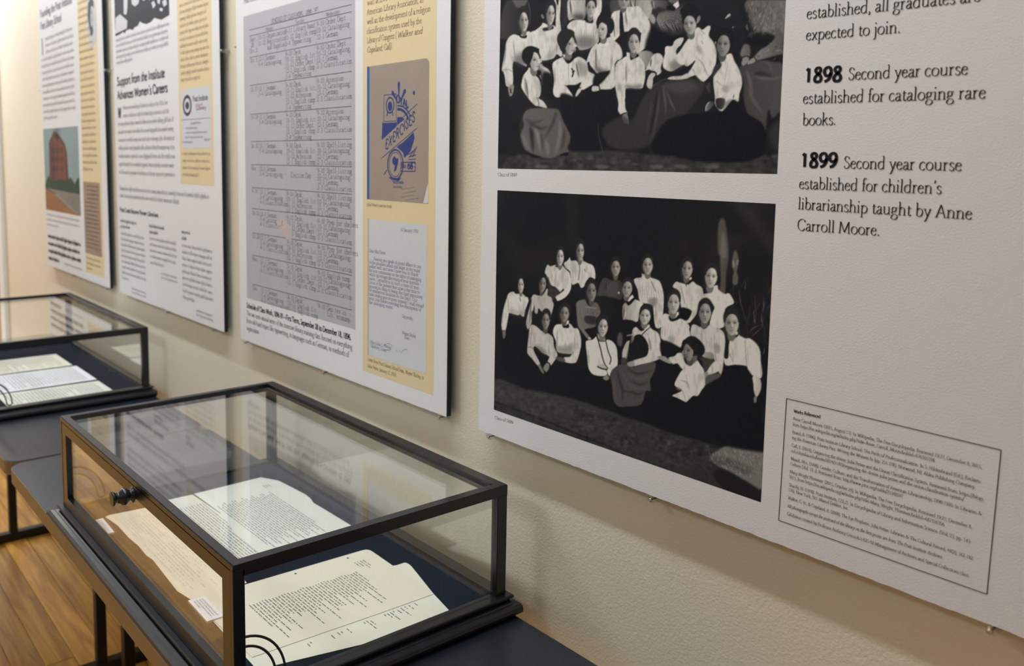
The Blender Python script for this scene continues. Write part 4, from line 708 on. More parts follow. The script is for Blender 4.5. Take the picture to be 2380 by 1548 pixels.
REFS = [('Anne Carroll Moore. (2015, August 17). In Wikipedia, The Free Encyclopedia. Retrieved 19:27, December 8, 2015,', (103, 180), (1153, 453)), ('from https://en.wikipedia.org/w/index.php?title=Anne_Carroll_Moore&oldid=676505598', (101, 212), (891, 416)),
    ('Brand, B. (1996). Pratt Institute Library School: The Perils of Professionalization. In S. Hildenbrand (Ed.), Reclaim-', (99, 255), (1153, 534)), ('ing the American Library Past: Writing the Women In (pp. 251-278). Norwood, NJ: Ablex Publishing Company.', (97, 286), (1117, 564)),
    ('Call, E. (2014). Organizing the divine: Julia Pettee and the Union Classification System. Retrieved from: https://blogs.', (95, 329), (1167, 632)), ('cul.columbia.edu/burke/2014/11/03/organizing-the-devine-julia-pettee-and-the-union-classification-system/', (93, 359), (1053, 631)),
    ('Maack, M.n. (1998). Gender, Culture, and the Transformation of American Librarianship, 1890-1920. In Libraries &', (90, 402), (1152, 713)), ('Culture (Vol. 33, i). Retrieved from: http://www.jstor.org/stable/25548597', (88, 431), (715, 615)),
    ('Mary Wright Plummer. (2015, October 24). In Wikipedia, The Free Encyclopedia. Retrieved 19:21, December 8,', (86, 475), (1098, 786)), ('2015, from https://en.wikipedia.org/w/index.php?title=Mary_Wright_Plummer&oldid=687316356', (83, 504), (944, 772)),
    ('Sharify, N. (1978). Pratt Institute, GSLIS. In Encyclopedia of Library and Information Science. (Vol. 23, pp. 143-', (80, 548), (1097, 870)), ('170). New York, NY: Marcel Dekker, Inc.', (77, 576), (413, 683)),
    ('Walker, C. H., & Copeland, A. (2009). The Eye Prophetic: Julia Pettee. Libraries & The Cultural Record, 44(2), 162-182.', (75, 620), (1109, 962)), ('Exhibition created by Professor Anthony Cocciolo\'s 625-02 Management of Archives and Special Collections class.', (70, 709), (1085, 1057))]
for t, a, b in REFS: line(i, t, c(*a), c(*b), .0062, fine=2)
line(i, 'All photographs except the postcard of the library on the first poster are from The Pratt Institute Archives.', c(72, 665), c(935, 953), .0062, fine=2, slant=.25)
line(i, 'Works Referenced', c(107, 139), c(256, 172), .0062, style='bold', fine=2)
bx = [on_wall(*q) for q in ((1828.5, 926), (2327, 1046), (2294, 1381), (1810, 1209))]
for a, b in zip(bx, bx[1:]+bx[:1]):
    d = np.array(b)-np.array(a); d /= np.linalg.norm(d); n = np.array([-d[1], d[0]])*.00045; i.poly([tuple(np.array(a)+n), tuple(np.array(b)+n), tuple(np.array(b)-n), tuple(np.array(a)-n)])
ink_obj('reference_list', i, M['ink'], p4, .0004, label='small boxed list headed Works Referenced')

# ---- second poster from the camera: typed schedule, exercise book, letter
flat('typed_schedule', rectp(-2.092, .1165, -1.5645, .842), M['grey'], p3, .0002, 'grey photographed page of a typed class schedule')
flat('yellow_panel', rectp(-1.5345, .0332, -1.2873, 1.27), M['tan'], p3, .0002, 'pale yellow side column')
i = Ink(); L = lambda x0, x1, z, w=.0011: i.rect(x0, z-w/2, x1, z+w/2)
zl = [.8035, .7895, .738, .6652, .5955, .5238, .4668, .4090, .3525, .2925, .2330, .1570]
for z in zl: L(-2.058, -1.577, z + .0015*math.sin(z*40))
S = .0165
tx = lambda t, x, z, s=S: i.text(t, x, z, s, style='type', mono=49, fine=2)
i.text("SCHEDULE OF CLASS-WORK, 1896-'97.", -1.938, .8075, .0150, width=.229, style='type', mono=42); L(-1.938, -1.709, .8050, .0009)
tx('Monday', -1.965, .7925, .0125); tx('Tuesday', -1.82, .7925, .0125); tx('Wednesday', -1.68, .7925, .0125)
def cells(rows, x, z0, dz=.0143):
    for k, t in enumerate(rows):
        if t: tx(t, x, z0-k*dz)
C1, C2, C3 = -2.010, -1.868, -1.722
cells(['10-11 Organization', '11-12 Registration', '      and Supplies'], C1, .7755); cells(['9-11 Library hand', '11-12 English comp.', '3-4 Typewriting'], C2, .7755); cells(['9-10 Order Dept.', '10-12 Cataloguing', '12-1 German'], C3, .7755)
DAYS = ['Sept.', 'Oct.5', '12-17', '19-24', '26-31', 'Nov.', '9-14', '16-21', '23-28', 'Nov.', 'Dec.']
for d, z in zip(DAYS, zl[1:]): tx(d, -2.056, z-.0145)
tx('28', -2.05, .7610); tx('Oct.2', -2.056, .7467)
ODD = {4: 'Shelf-listing', 5: 'Shelf-listing', 6: 'Shelf-listing', 7: 'Prep.for shelves', 8: 'Prep.for shelves', 9: 'English comp.', 10: 'Gen.rev.in', 2: 'Accession', 3: 'Accession', 1: 'Order Dept.'}
for k in range(1, 11):
    z = zl[k+1]-.0145 if k+1 < len(zl) else .2; z = zl[k+1]-.0150
    dz = .0132 if k < 4 else .0128
    last = k == 10
    cells(['12-1 German', '3-4 Cataloguing'] + (['4-5 Classification'] if k > 5 else []), C1, z, dz)
    if k == 5: cells(['', 'Election Day'], C2+.02, z, dz)
    else: cells(['9-10 Desk', '10-11 English lit.'] + (['11-12 English comp.'] if last else [['11-12 Order Dept.', '11-12 Accession'][k % 2 == 0], '12-1 English comp.', '3-4 Typewriting'][:(3 if k < 4 else 2)]), C2, z, dz)
    cells(['9-10 '+ODD[k]] + (['     Lib. economy'] if last else ['10-12 Cataloguing', '12-1 German', '2-3 Classification'][:3]), C3, z, dz)
for x in (-2.014, -1.871, -1.725, -1.583):
    for q in range(int(330)):
        z = .79-q*.0019*1.15
        if z < .125: break
        if q % 3 and rp.random() < .55: i.rect(x-.0006, z, x+.0006, z+.0012)
ink_obj('typed_text', i, M['soft_ink'], p3, .0004)
flat('torn_scrap', [(-1.925, .330), (-1.900, .333), (-1.845, .322), (-1.846, .283), (-1.875, .291), (-1.917, .310)], M['pale'], p3, .0005, 'pale pink torn corner printed in the schedule')
i = Ink(); i.text('Schedule of Class-Work, 1896-97\u2014First Term, September 28 to December 18, 1896.', -2.096, .0903, .0195, width=.515, style='bold', fine=2)
ink_obj('bold_caption', i, M['ink'], p3, .0004)
i = Ink(); S2 = .0185
i.text('The two semi-annual terms of the intensive library training class focused on everything', -2.097, .0700, S2, width=.521); i.text('from old-hand topics like typewriting, to languages such as German, to methods of', -2.0975, .0505, S2, width=.508); i.text('organization.', -2.098, .0303, S2, width=.076)
i.text('Pratt Institute.', -2.088, .8735, .0185, width=.095)
ink_obj('caption', i, M['soft_ink'], p3, .0004)
i = Ink(); S3 = .0172
for t, z, w in (('was active within the', .7944, .150), ('American Library Association, as', .7756, .191), ('well as the development of a religion', .7565, .2135), ('classification system used by the', .7375, .1865)): i.text(t, -1.5192, z, S3, width=w)
i.text('Library of Congress (', -1.5191, .7188, S3, width=.105); i.text('Walker and', -1.412, .7186, S3, width=.082, slant=.22); i.text('Copeland; Call).', -1.5185, .6997, S3, width=.090, slant=.22)
i.text("Julia Pettee's exercise book.", -1.5187, .3860, .0105, width=.092, fine=2)
i.text('Letter from Pratt Library School Dean, Wayne Shirley, to', -1.5152, .0573, .0118, width=.198, fine=2); i.text('Julia Pettee, January 12, 1950.', -1.5152, .0437, .0118, width=.106, fine=2)
ink_obj('side_text', i, M['brown_ink'], p3, .0004)
flat('book_cover', round_rect(-1.5185, .4000, -1.3085, .6715, .011, 5, (1, 0, 0, 0)), M['cover'], p3, .0004, 'brown exercise book cover with blue emblem')
flat('blue_spine', rectp(-1.5185, .4000, -1.5100, .6715), M['spine'], p3, .0005)
flat('corner_patch', [(-1.3085, .402), (-1.3085, .438), (-1.3125, .431), (-1.3235, .4005), (-1.3120, .4005)], M['lightgrey'], p3, .0005)
i = Ink()
def arc(cx, cz, rx, rz, a0, a1, w, n=18):
    t = np.radians(np.linspace(a0, a1, n)); i.strip([(cx+rx*math.cos(q), cz+rz*math.sin(q)) for q in t], w, w, 0)
for bx_, bz, tx_, tz, w in ((-1.4055, .597, -1.4055, .636, .0085), (-1.4075, .592, -1.4300, .618, .0085), (-1.4035, .592, -1.3825, .619, .0085)):
    dx, dz_ = (tx_-bx_), (tz-bz); n = math.hypot(dx, dz_); nx_, nz_ = -dz_/n*w/2, dx/n*w/2
    i.poly([(bx_, bz), (tx_-dx*.15+nx_, tz-dz_*.15+nz_), (tx_, tz), (tx_-dx*.15-nx_, tz-dz_*.15-nz_)])
for a, b in (((-1.4571, .611), (-1.4143, .611)), ((-1.4571, .611), (-1.4571, .5585)), ((-1.4571, .5585), (-1.4143, .5585)), ((-1.4143, .611), (-1.4143, .5585))):
    (x_0, z_0), (x_1, z_1) = a, b; i.rect(min(x_0, x_1)-.0006, min(z_0, z_1)-.0006, max(x_0, x_1)+.0006, max(z_0, z_1)+.0006)
arc(-1.4355, .590, .0135, .0150, 0, 360, .0028, 24); i.poly([(-1.4435+.008*math.cos(a)+.008, .588+.0095*math.sin(a)) for a in np.arange(12)*math.pi/6]); i.strip([(-1.4435, .577), (-1.4460, .569)], .002, .003); i.strip([(-1.4275, .577), (-1.4250, .569)], .002, .003)
i.text('OYAL', -1.4135, .5935, .0225, width=.040, style='black', y1=.5795); arc(-1.4090, .5540, .0440, .0340, 18, 92, .0026); arc(-1.4090, .5540, .0360, .0270, 15, 92, .0050)
i.poly([(-1.4620, .560), (-1.4590, .5555), (-1.4125, .5555), (-1.4115, .5485), (-1.4380, .5350), (-1.4640, .5220)]); i.poly([(-1.4110, .5655), (-1.3960, .5655), (-1.3860, .5610), (-1.4110, .5500)])
for a, b in (((-1.4666, .5275), (-1.3449, .5885)), ((-1.4660, .4846), (-1.3450, .5430))):
    i.strip([a, b], .0013, .0013)
i.text('EXERCISES', -1.4525, .5040, .0300, width=.100, style='sans', y1=.5600, slant=.12)
i.poly([(-1.4120, .5080), (-1.3890, .5170), (-1.3560, .5350), (-1.3530, .5240), (-1.3650, .5000), (-1.3860, .4860), (-1.3900, .4960)])
for q in range(3): i.strip([(-1.375+q*.008, .492-q*.002), (-1.355+q*.005, .500+q*.004)], .0014, .0014)
for q in range(4): i.strip([(-1.372, .488-q*.005), (-1.348, .492-q*.008)], .0010, .0016)
arc(-1.4165, .4730, .0265, .0290, 0, 360, .0030, 30); arc(-1.4165, .4730, .0215, .0240, 0, 360, .0010, 30)
i.poly([(-1.4260, .484), (-1.4200, .490), (-1.4120, .484), (-1.4060, .486), (-1.4080, .474), (-1.4140, .462), (-1.4210, .458), (-1.4180, .470), (-1.4270, .476)])
i.poly([(-1.4400, .447), (-1.4300, .443), (-1.4050, .441), (-1.3960, .447), (-1.4050, .4455), (-1.4300, .4475)]); i.strip([(-1.4560, .452), (-1.4460, .462)], .001, .002)
for a, b, c_, d_ in ((-1.3975, .4600, -1.3500, .4605), (-1.3975, .4770, -1.3500, .4785), (-1.3975, .4600, -1.3975, .4770), (-1.3500, .4605, -1.3500, .4785)): i.strip([(a, b), (c_, d_)], .0014, .0014)
i.text('No', -1.3945, .4660, .0140, width=.014, style='sans'); i.text('68', -1.3755, .4650, .0165, width=.018, style='black')
i.text('TRADE MARK', -1.4268, .4350, .0082, width=.040, style='sans', fine=2); i.text('REGISTERED', -1.4225, .4265, .0058, width=.030, style='sans', fine=2)
i.poly([(-1.3558+.0035*math.cos(a), .6100+.0042*math.sin(a)) for a in np.arange(8)*math.pi/4])
ink_obj('blue_emblem', i, M['blue'], p3, .0006, label='blue emblem reading Royal Exercises')
i = Ink()
for k, (z, x_) in enumerate(((.424, -1.397), (.417, -1.390), (.409, -1.397), (.403, -1.385))):
    i.strip([(x_+q*.0045, z+.0012*math.sin(q*2.3+k)+q*.0006) for q in range(11)], .0004, .0009)
ink_obj('pencil_note', i, M['faint'], p3, .0006)
flat('letter_page', rectp(-1.5165, .0700, -1.3110, .3590), M['lightgrey'], p3, .0004, 'pale blue typed letter')
flat('letter_margin', rectp(-1.5165, .0700, -1.5105, .3590), M['pale'], p3, .0005)
i = Ink(); T2 = lambda t, x, z, w: i.text(t, x, z, .0105, width=w, style='type', fine=1)
T2('12 January 1950', -1.3975, .3418, .0585); T2('Dear Miss Pettee:', -1.5085, .2900, .060)
LET = ['Hearing you speak of closed affairs in one', 'of the pleasures which still linger in my mind', 'rather well, and now I have you to thank', 'for your commentary on the status of cataloging', 'which encourages the return of your question-', 'naire. Certainly is in such a state of tran-', 'sition at the present that now is the time to', 'present its claim to being the chief repository', 'of intellectual facilities in the field. Our', 'new catalog goes to press anyway I shall reread', 'your note before rewriting the description of', 'the cataloging course.']
for k, t in enumerate(LET): T2(t, -1.4934 if k == 0 else -1.5095, .2745-k*.00845, (.165, .178, .172, .182, .178, .178, .178, .186, .170, .190, .182, .088)[k])
T2('Sincerely,', -1.3904, .1690, .037); T2('Wayne Shirley', -1.3901, .1355, .046); T2('Dean', -1.382, .1275, .015); T2('Miss Julia L. Pettee', -1.5060, .0975, .076); T2('Salisbury, Conn.', -1.5045, .0890, .060)
i.strip([(-1.455, .101), (-1.44, .108), (-1.425, .106), (-1.43, .096), (-1.45, .092)], .0005, .0007); i.strip([(-1.412, .0955), (-1.409, .101), (-1.406, .0955)], .0004, .0006); i.strip([(-1.402, .0955), (-1.398, .102), (-1.394, .096), (-1.385, .105), (-1.372, .107)], .0004, .0006)
ink_obj('letter_text', i, M['blue'], p3, .0006)

# ---- third poster
rg = np.random.default_rng(8)
flat('yellow_panel', rectp(-2.534, .4050, -2.2890, 1.27), M['tan'], p2, .0002, 'pale yellow side column')
sil = [(-3.097, 1.20), (-3.097, .8985), (-3.062, .8985), (-3.040, .9005), (-3.012, .9040), (-3.000, .8960), (-2.985, .9050), (-2.95, .9060), (-2.92, .9000), (-2.900, .9070), (-2.87, .9080), (-2.85, .9200), (-2.83, .9120), (-2.79, .9040), (-2.75, .9060), (-2.72, .9150), (-2.69, .9080), (-2.66, .9020), (-2.63, .9050), (-2.595, .9080), (-2.595, 1.20)]
flat('group_picture', sil, M['core'], p2, .0002, 'dark cut out picture of a group')
i = Ink()
for t in ([(268, 79), (269, 42), (279, 33), (296, 48), (295, 66)], [(287, -20), (297, -20), (296, 20), (294, 34), (288, 33)], [(303, -20), (327, -20), (322, 8), (314, 15), (307, 10)], [(352, 6), (358, 2), (362, 12), (356, 20)], [(366, -8), (373, -4), (371, 10), (366, 6)], [(377, 4), (386, -4), (388, 10), (381, 16)], [(345, -10), (352, -12), (351, -2), (346, 0)], [(372, 18), (379, 20), (377, 27), (371, 24)], [(330, -12), (338, -10), (336, 2), (331, 0)]):
    i.poly([on_wall(*q) for q in t])
ink_obj('pale_figures', i, M['lightgrey'], p2, .0003)
i = Ink(); i.text('Support from the Institute', -3.0925, .7290, .0420, width=.449, style='black'); i.text("Advances Women's Careers", -3.0935, .6830, .0420, width=.470, style='black'); i.text('W', -3.0935, .6180, .0560, width=.036, style='black')
i.text('Pratt Grads Become Pioneer Librarians', -3.1005, .2925, .0215, width=.373, style='black'); ink_obj('heading', i, M['soft_ink'], p2, .0004)
i = Ink(); wl = lambda x0, x1, z, s, **k: i.words(rg, x0, x1, z, s, **k)
for k in range(5): wl(-3.093, -2.60, .8790-k*.0192, .0180, last=k == 4)
i.text('Women were working in libraries as early as the 1850s, but', -3.040, .6450, .0215, width=.415, fine=1); i.text('women could earn a right for leadership promotion until the', -3.040, .6185, .0215, width=.425, fine=1)
for k in range(7): wl(-3.097, -2.575, .5920-k*.0278, .0215)
for k in range(2): wl(-3.095, -2.32, .3680-k*.0245, .0225, last=k == 1)
for x_0, x_1, hd, n, z0 in ((-3.100, -2.855, .17, 9, .2110), (-2.812, -2.577, .135, 5, .2155), (-2.536, -2.310, .07, 9, .2150)):
    for k in range(2): wl(x_0, x_0+hd*(1 if k == 0 else .6), .2560-k*.0195, .0165, style='bold')
    for k in range(n): wl(x_0, x_1, z0-k*.0197, .0165, last=k == n-1)
    for k in range(2): wl(x_0+.1, x_1, (z0-n*.0197)-.006-k*.013, .0115)
ink_obj('body_text', i, M['faint'], p2, .0004)
i = Ink()
for k in range(12): i.words(rg, -2.516, -2.31, .920-k*.0195, .0170, last=k == 11)
for k in range(4): i.words(rg, -2.516, -2.312, .4905-k*.0205, .0150, last=k == 3)
ink_obj('side_text', i, M['brown_ink'], p2, .0004)
flat('certificate_card', rectp(-2.516, .5100, -2.3070, .6830), M['lightgrey'], p2, .0004, 'pale printed card with round seal')
i = Ink(); t = np.arange(20)*math.pi/10
i.strip([(-2.471+.028*math.cos(a), .6345+.026*math.sin(a)) for a in t], .010, .010, 0, True); i.poly([(-2.471+.015*math.cos(a), .634+.011*math.sin(a)) for a in t]); i.text('Pratt Institute', -2.430, .6440, .0230, width=.108, style='bold', fine=2); i.text('Library', -2.405, .6190, .016, width=.07, style='bold', fine=1); i.rect(-2.512, .5930, -2.312, .5942)
for k, (a, b) in enumerate(((-2.45, -2.37), (-2.485, -2.40), (-2.485, -2.33), (-2.49, -2.36), (-2.512, -2.43))): i.words(rg, a, b, .580-k*.0135, .010)
ink_obj('card_print', i, M['soft_ink'], p2, .0005)
i = Ink(); i.words(rg, -2.41, -2.35, .6300, .013); i.words(rg, -2.352, -2.31, .531, .012, slant=.3); ink_obj('red_print', i, M['red'], p2, .0005)

# ---- farthest poster
flat('yellow_panel', rectp(-3.535, .0320, -3.3000, 1.27), M['tan'], p1, .0002, 'pale yellow side column')
def pg(name, pts, col, depth, r=.6): return flat(name, pts, mat(name+'_print', col, r, .3, .3, 14), p1, depth)
flat('postcard_picture', rectp(-4.108, .2490, -3.580, .6030), mat('postcard_sky_print', (.24, .33, .34), .6, .3, .25, 5), p1, .0002, 'coloured postcard of a red brick building by a street')
pg('printed_building', [(-4.03, .37), (-4.02, .545), (-3.93, .592), (-3.86, .575), (-3.77, .535), (-3.745, .50), (-3.73, .36)], (.10, .035, .025), .0003)
pg('printed_facade', [(-3.93, .38), (-3.93, .56), (-3.86, .555), (-3.78, .52), (-3.76, .38)], (.17, .05, .035), .00035)
pg('printed_hedge', [(-4.108, .36), (-4.05, .40), (-3.98, .375), (-3.85, .39), (-3.76, .385), (-3.70, .40), (-3.65, .375), (-3.60, .40), (-3.58, .40), (-3.58, .33), (-4.108, .32)], (.02, .05, .03), .0004)
pg('printed_street', [(-4.108, .2490), (-4.108, .345), (-3.90, .312), (-3.68, .2620), (-3.58, .2490)], (.28, .13, .05), .00045)
pg('printed_pavement', [(-4.08, .345), (-3.90, .318), (-3.66, .262), (-3.58, .2490), (-3.58, .335), (-3.80, .338)], (.22, .19, .17), .00042)
i = Ink()
for x_ in (-3.98, -3.945, -3.91, -3.86, -3.82):
    for z_ in (.42, .46, .50): i.rect(x_-.006, z_, x_+.006, z_+.022)
i.strip([(-3.90, .36), (-3.895, .48), (-3.89, .60)], .005, .009)
for q in range(9): a = math.radians(20+q*17); i.strip([(-3.893, .545+q*.002), (-3.893+.05*math.cos(a), .555+.045*math.sin(a)), (-3.893+.085*math.cos(a), min(.600, .56+.06*math.sin(a)))], .0012, .002)
ink_obj('printed_tree', i, M['core'], p1, .0005)
i = Ink(); i.text('Founding the Pratt Institute', -4.0885, 1.0800, .0460, width=.487, style='black'); i.text('Free Library School', -4.0890, 1.0290, .0460, width=.331, style='black'); i.text('I', -4.0800, .9190, .110, width=.024, style='black'); ink_obj('heading', i, M['faint'], p1, .0004)
i = Ink()
for k in range(13): i.words(rg, -4.02 if k < 3 else -4.092, -3.60, .9770-k*.0278, .0230, last=k == 12)
for k in range(3): i.words(rg, -4.105, -3.60, .2250-k*.0225, .0150, last=k == 2)
i.words(rg, -3.851, -3.58, .0300, .0150)
ink_obj('body_text', i, M['faint'], p1, .0004)
i = Ink()
for k in range(4): i.words(rg, -4.096, -3.592 if k < 3 else -3.91, .1260-k*.0325, .0265, style='black')
ink_obj('bold_text', i, M['ink'], p1, .0004)
i = Ink()
for k in range(25): i.words(rg, -3.524, -3.345, 1.060-k*.0262, .0190, last=k == 24)
for k in range(3): i.words(rg, -3.520, -3.335, .0850-k*.0200, .0150, last=k == 2)
ink_obj('side_text', i, M['brown_ink'], p1, .0005)
flat('brown_letter', rectp(-3.5340, .1070, -3.3235, .3870), M['sepia'], p1, .0004, 'brown aged letter page')
i = Ink()
for k in range(16): i.words(rg, -3.51+.02*(k < 4), -3.345, .3680-k*.0158, .0120)
ink_obj('letter_text', i, M['core'], p1, .0005)
pb = pg('portrait_backing', [(-3.42, .995), (-3.40, 1.06), (-3.36, 1.075), (-3.31, 1.05), (-3.30, .94), (-3.32, .90), (-3.37, .880), (-3.405, .92)], (.55, .56, .58), .0004)
pg('portrait_hair', [(-3.405, 1.00), (-3.395, 1.05), (-3.36, 1.065), (-3.33, 1.05), (-3.325, 1.02), (-3.345, 1.035), (-3.365, 1.03), (-3.375, .99), (-3.37, .955), (-3.385, .955)], (.03, .04, .06), .0006)
pg('portrait_face', [(-3.375, 1.025), (-3.35, 1.035), (-3.335, 1.01), (-3.335, .975), (-3.35, .950), (-3.368, .96)], (.42, .45, .50), .0005)
pg('portrait_collar', [(-3.385, .955), (-3.35, .965), (-3.343, .940), (-3.36, .925), (-3.38, .935)], (.05, .06, .09), .0007)

# ---------------------------------------------------------------- clear clips that hold the posters off the wall
def clip(x, z, side, label):
    """side: 0 under the bottom edge, -1 / +1 beside a left / right edge"""
    r = empty('mirror_clip', (x, WALL_Y, z)); tag(r, label, 'clip', 'clear plastic clips along the poster edges')
    lathe('disc', [(0, .0058), (.006, .0068), (.012, .0068), (.0215, .0058), (.0235, .0048)], (x, WALL_Y-.0005, z), (0, -1, 0), M['clear'], r, 16)
    lathe('screw', [(0, .0013), (.0234, .0013), (.0236, .0030), (.0252, .0026), (.0258, .0010)], (x, WALL_Y-.0004, z), (0, -1, 0), M['chrome'], r, 10)
    dx, dz = (0, .0070) if side == 0 else (.0070*(-side), 0)
    lo = (min(x, x+dx)-(.0030 if dx == 0 else 0), -.0030, min(z, z+dz)-(.0030 if dz == 0 else 0)); hi = (max(x, x+dx)+(.0030 if dx == 0 else 0), -.0009, max(z, z+dz)+(.0030 if dz == 0 else 0))
    box('hook', lo, hi, M['clear'], r, bev=.0008)
zc = -.0072
clip(-1.127, zc, 0, 'clear clip under the bottom left corner of the near portrait poster'); clip(-.770, zc, 0, 'clear clip under the middle of the near portrait poster'); clip(-.327, zc, 0, 'clear clip under the near portrait poster, nearest the right frame edge')
clip(-2.113, zc, 0, 'clear clip under the left corner of the typed schedule poster'); clip(-1.703, zc, 0, 'clear clip under the middle of the typed schedule poster'); clip(-1.270, zc, 0, 'clear clip under the right corner of the typed schedule poster')
clip(-2.676, zc, 0, 'clear clip under the middle of the Support from the Institute poster'); clip(-2.322, zc, 0, 'clear clip under the right corner of the Support from the Institute poster')
clip(-3.730, zc, 0, 'clear clip under the middle of the farthest poster'); clip(-3.288, zc, 0, 'clear clip under the right corner of the farthest poster')
clip(P1X0-.0072, .773, -1, 'clear clip at the left edge of the farthest poster'); clip(P1X1+.0072, .793, 1, 'clear clip at the right edge of the farthest poster'); clip(P2X0-.0072, .790, -1, 'clear clip at the left edge of the Support from the Institute poster')
clip(P2X1+.0072, .770, 1, 'clear clip at the right edge of the Support from the Institute poster'); clip(P3X0-.0072, .771, -1, 'clear clip at the left edge of the typed schedule poster')

# ---------------------------------------------------------------- tables
TZ = -.29; TY0, TY1 = -.547, -.019
def table(x0, x1, legs, label):
    r = empty('display_table', ((x0+x1)/2, (TY0+TY1)/2, FLOOR_Z)); tag(r, label, 'table')
    prism('tabletop', round_rect(x0+.0015, TY0+.0015, x1-.0015, TY1-.0015, .040, 8), TZ-.034, TZ, M['laminate'], r, bev=.0015)
    o, q = round_rect(x0, TY0, x1, TY1, .0415, 8), round_rect(x0+.0015, TY0+.0015, x1-.0015, TY1-.0015, .040, 8); n = len(o); v = []; f = []
    for z in (TZ-.0018, TZ-.0365): v += [(a, b, z) for a, b in o]
    v += [(a, b, TZ-.0365) for a, b in q]; v += [(a, b, TZ-.0018) for a, b in q]
    for k in range(4):
        for j in range(n): a, b = k*n, ((k+1) % 4)*n; f.append((a+j, a+(j+1) % n, b+(j+1) % n, b+j))
    mesh('edge_band', v, f, M['band'], r)
    box('under_frame', (x0+.10, -.36, TZ-.075), (x1-.10, -.20, TZ-.0342), M['steel'], r, bev=.003)
    for lx in legs:
        box('leg', (lx-.0145, -.2945, FLOOR_Z+.03), (lx+.0145, -.2655, TZ-.075), M['steel'], r, bev=.002)
        box('foot', (lx-.018, -.50, FLOOR_Z), (lx+.018, -.065, FLOOR_Z+.036), M['steel'], r, bev=.004)
    return r
table(-4.00, -2.3370, (-3.65, -2.52), 'far charcoal table with rounded corners carrying the far glass case')
table(-2.3285, -.56, (-2.27, -1.98, -.80), 'near charcoal table with brown edge carrying the near glass case')

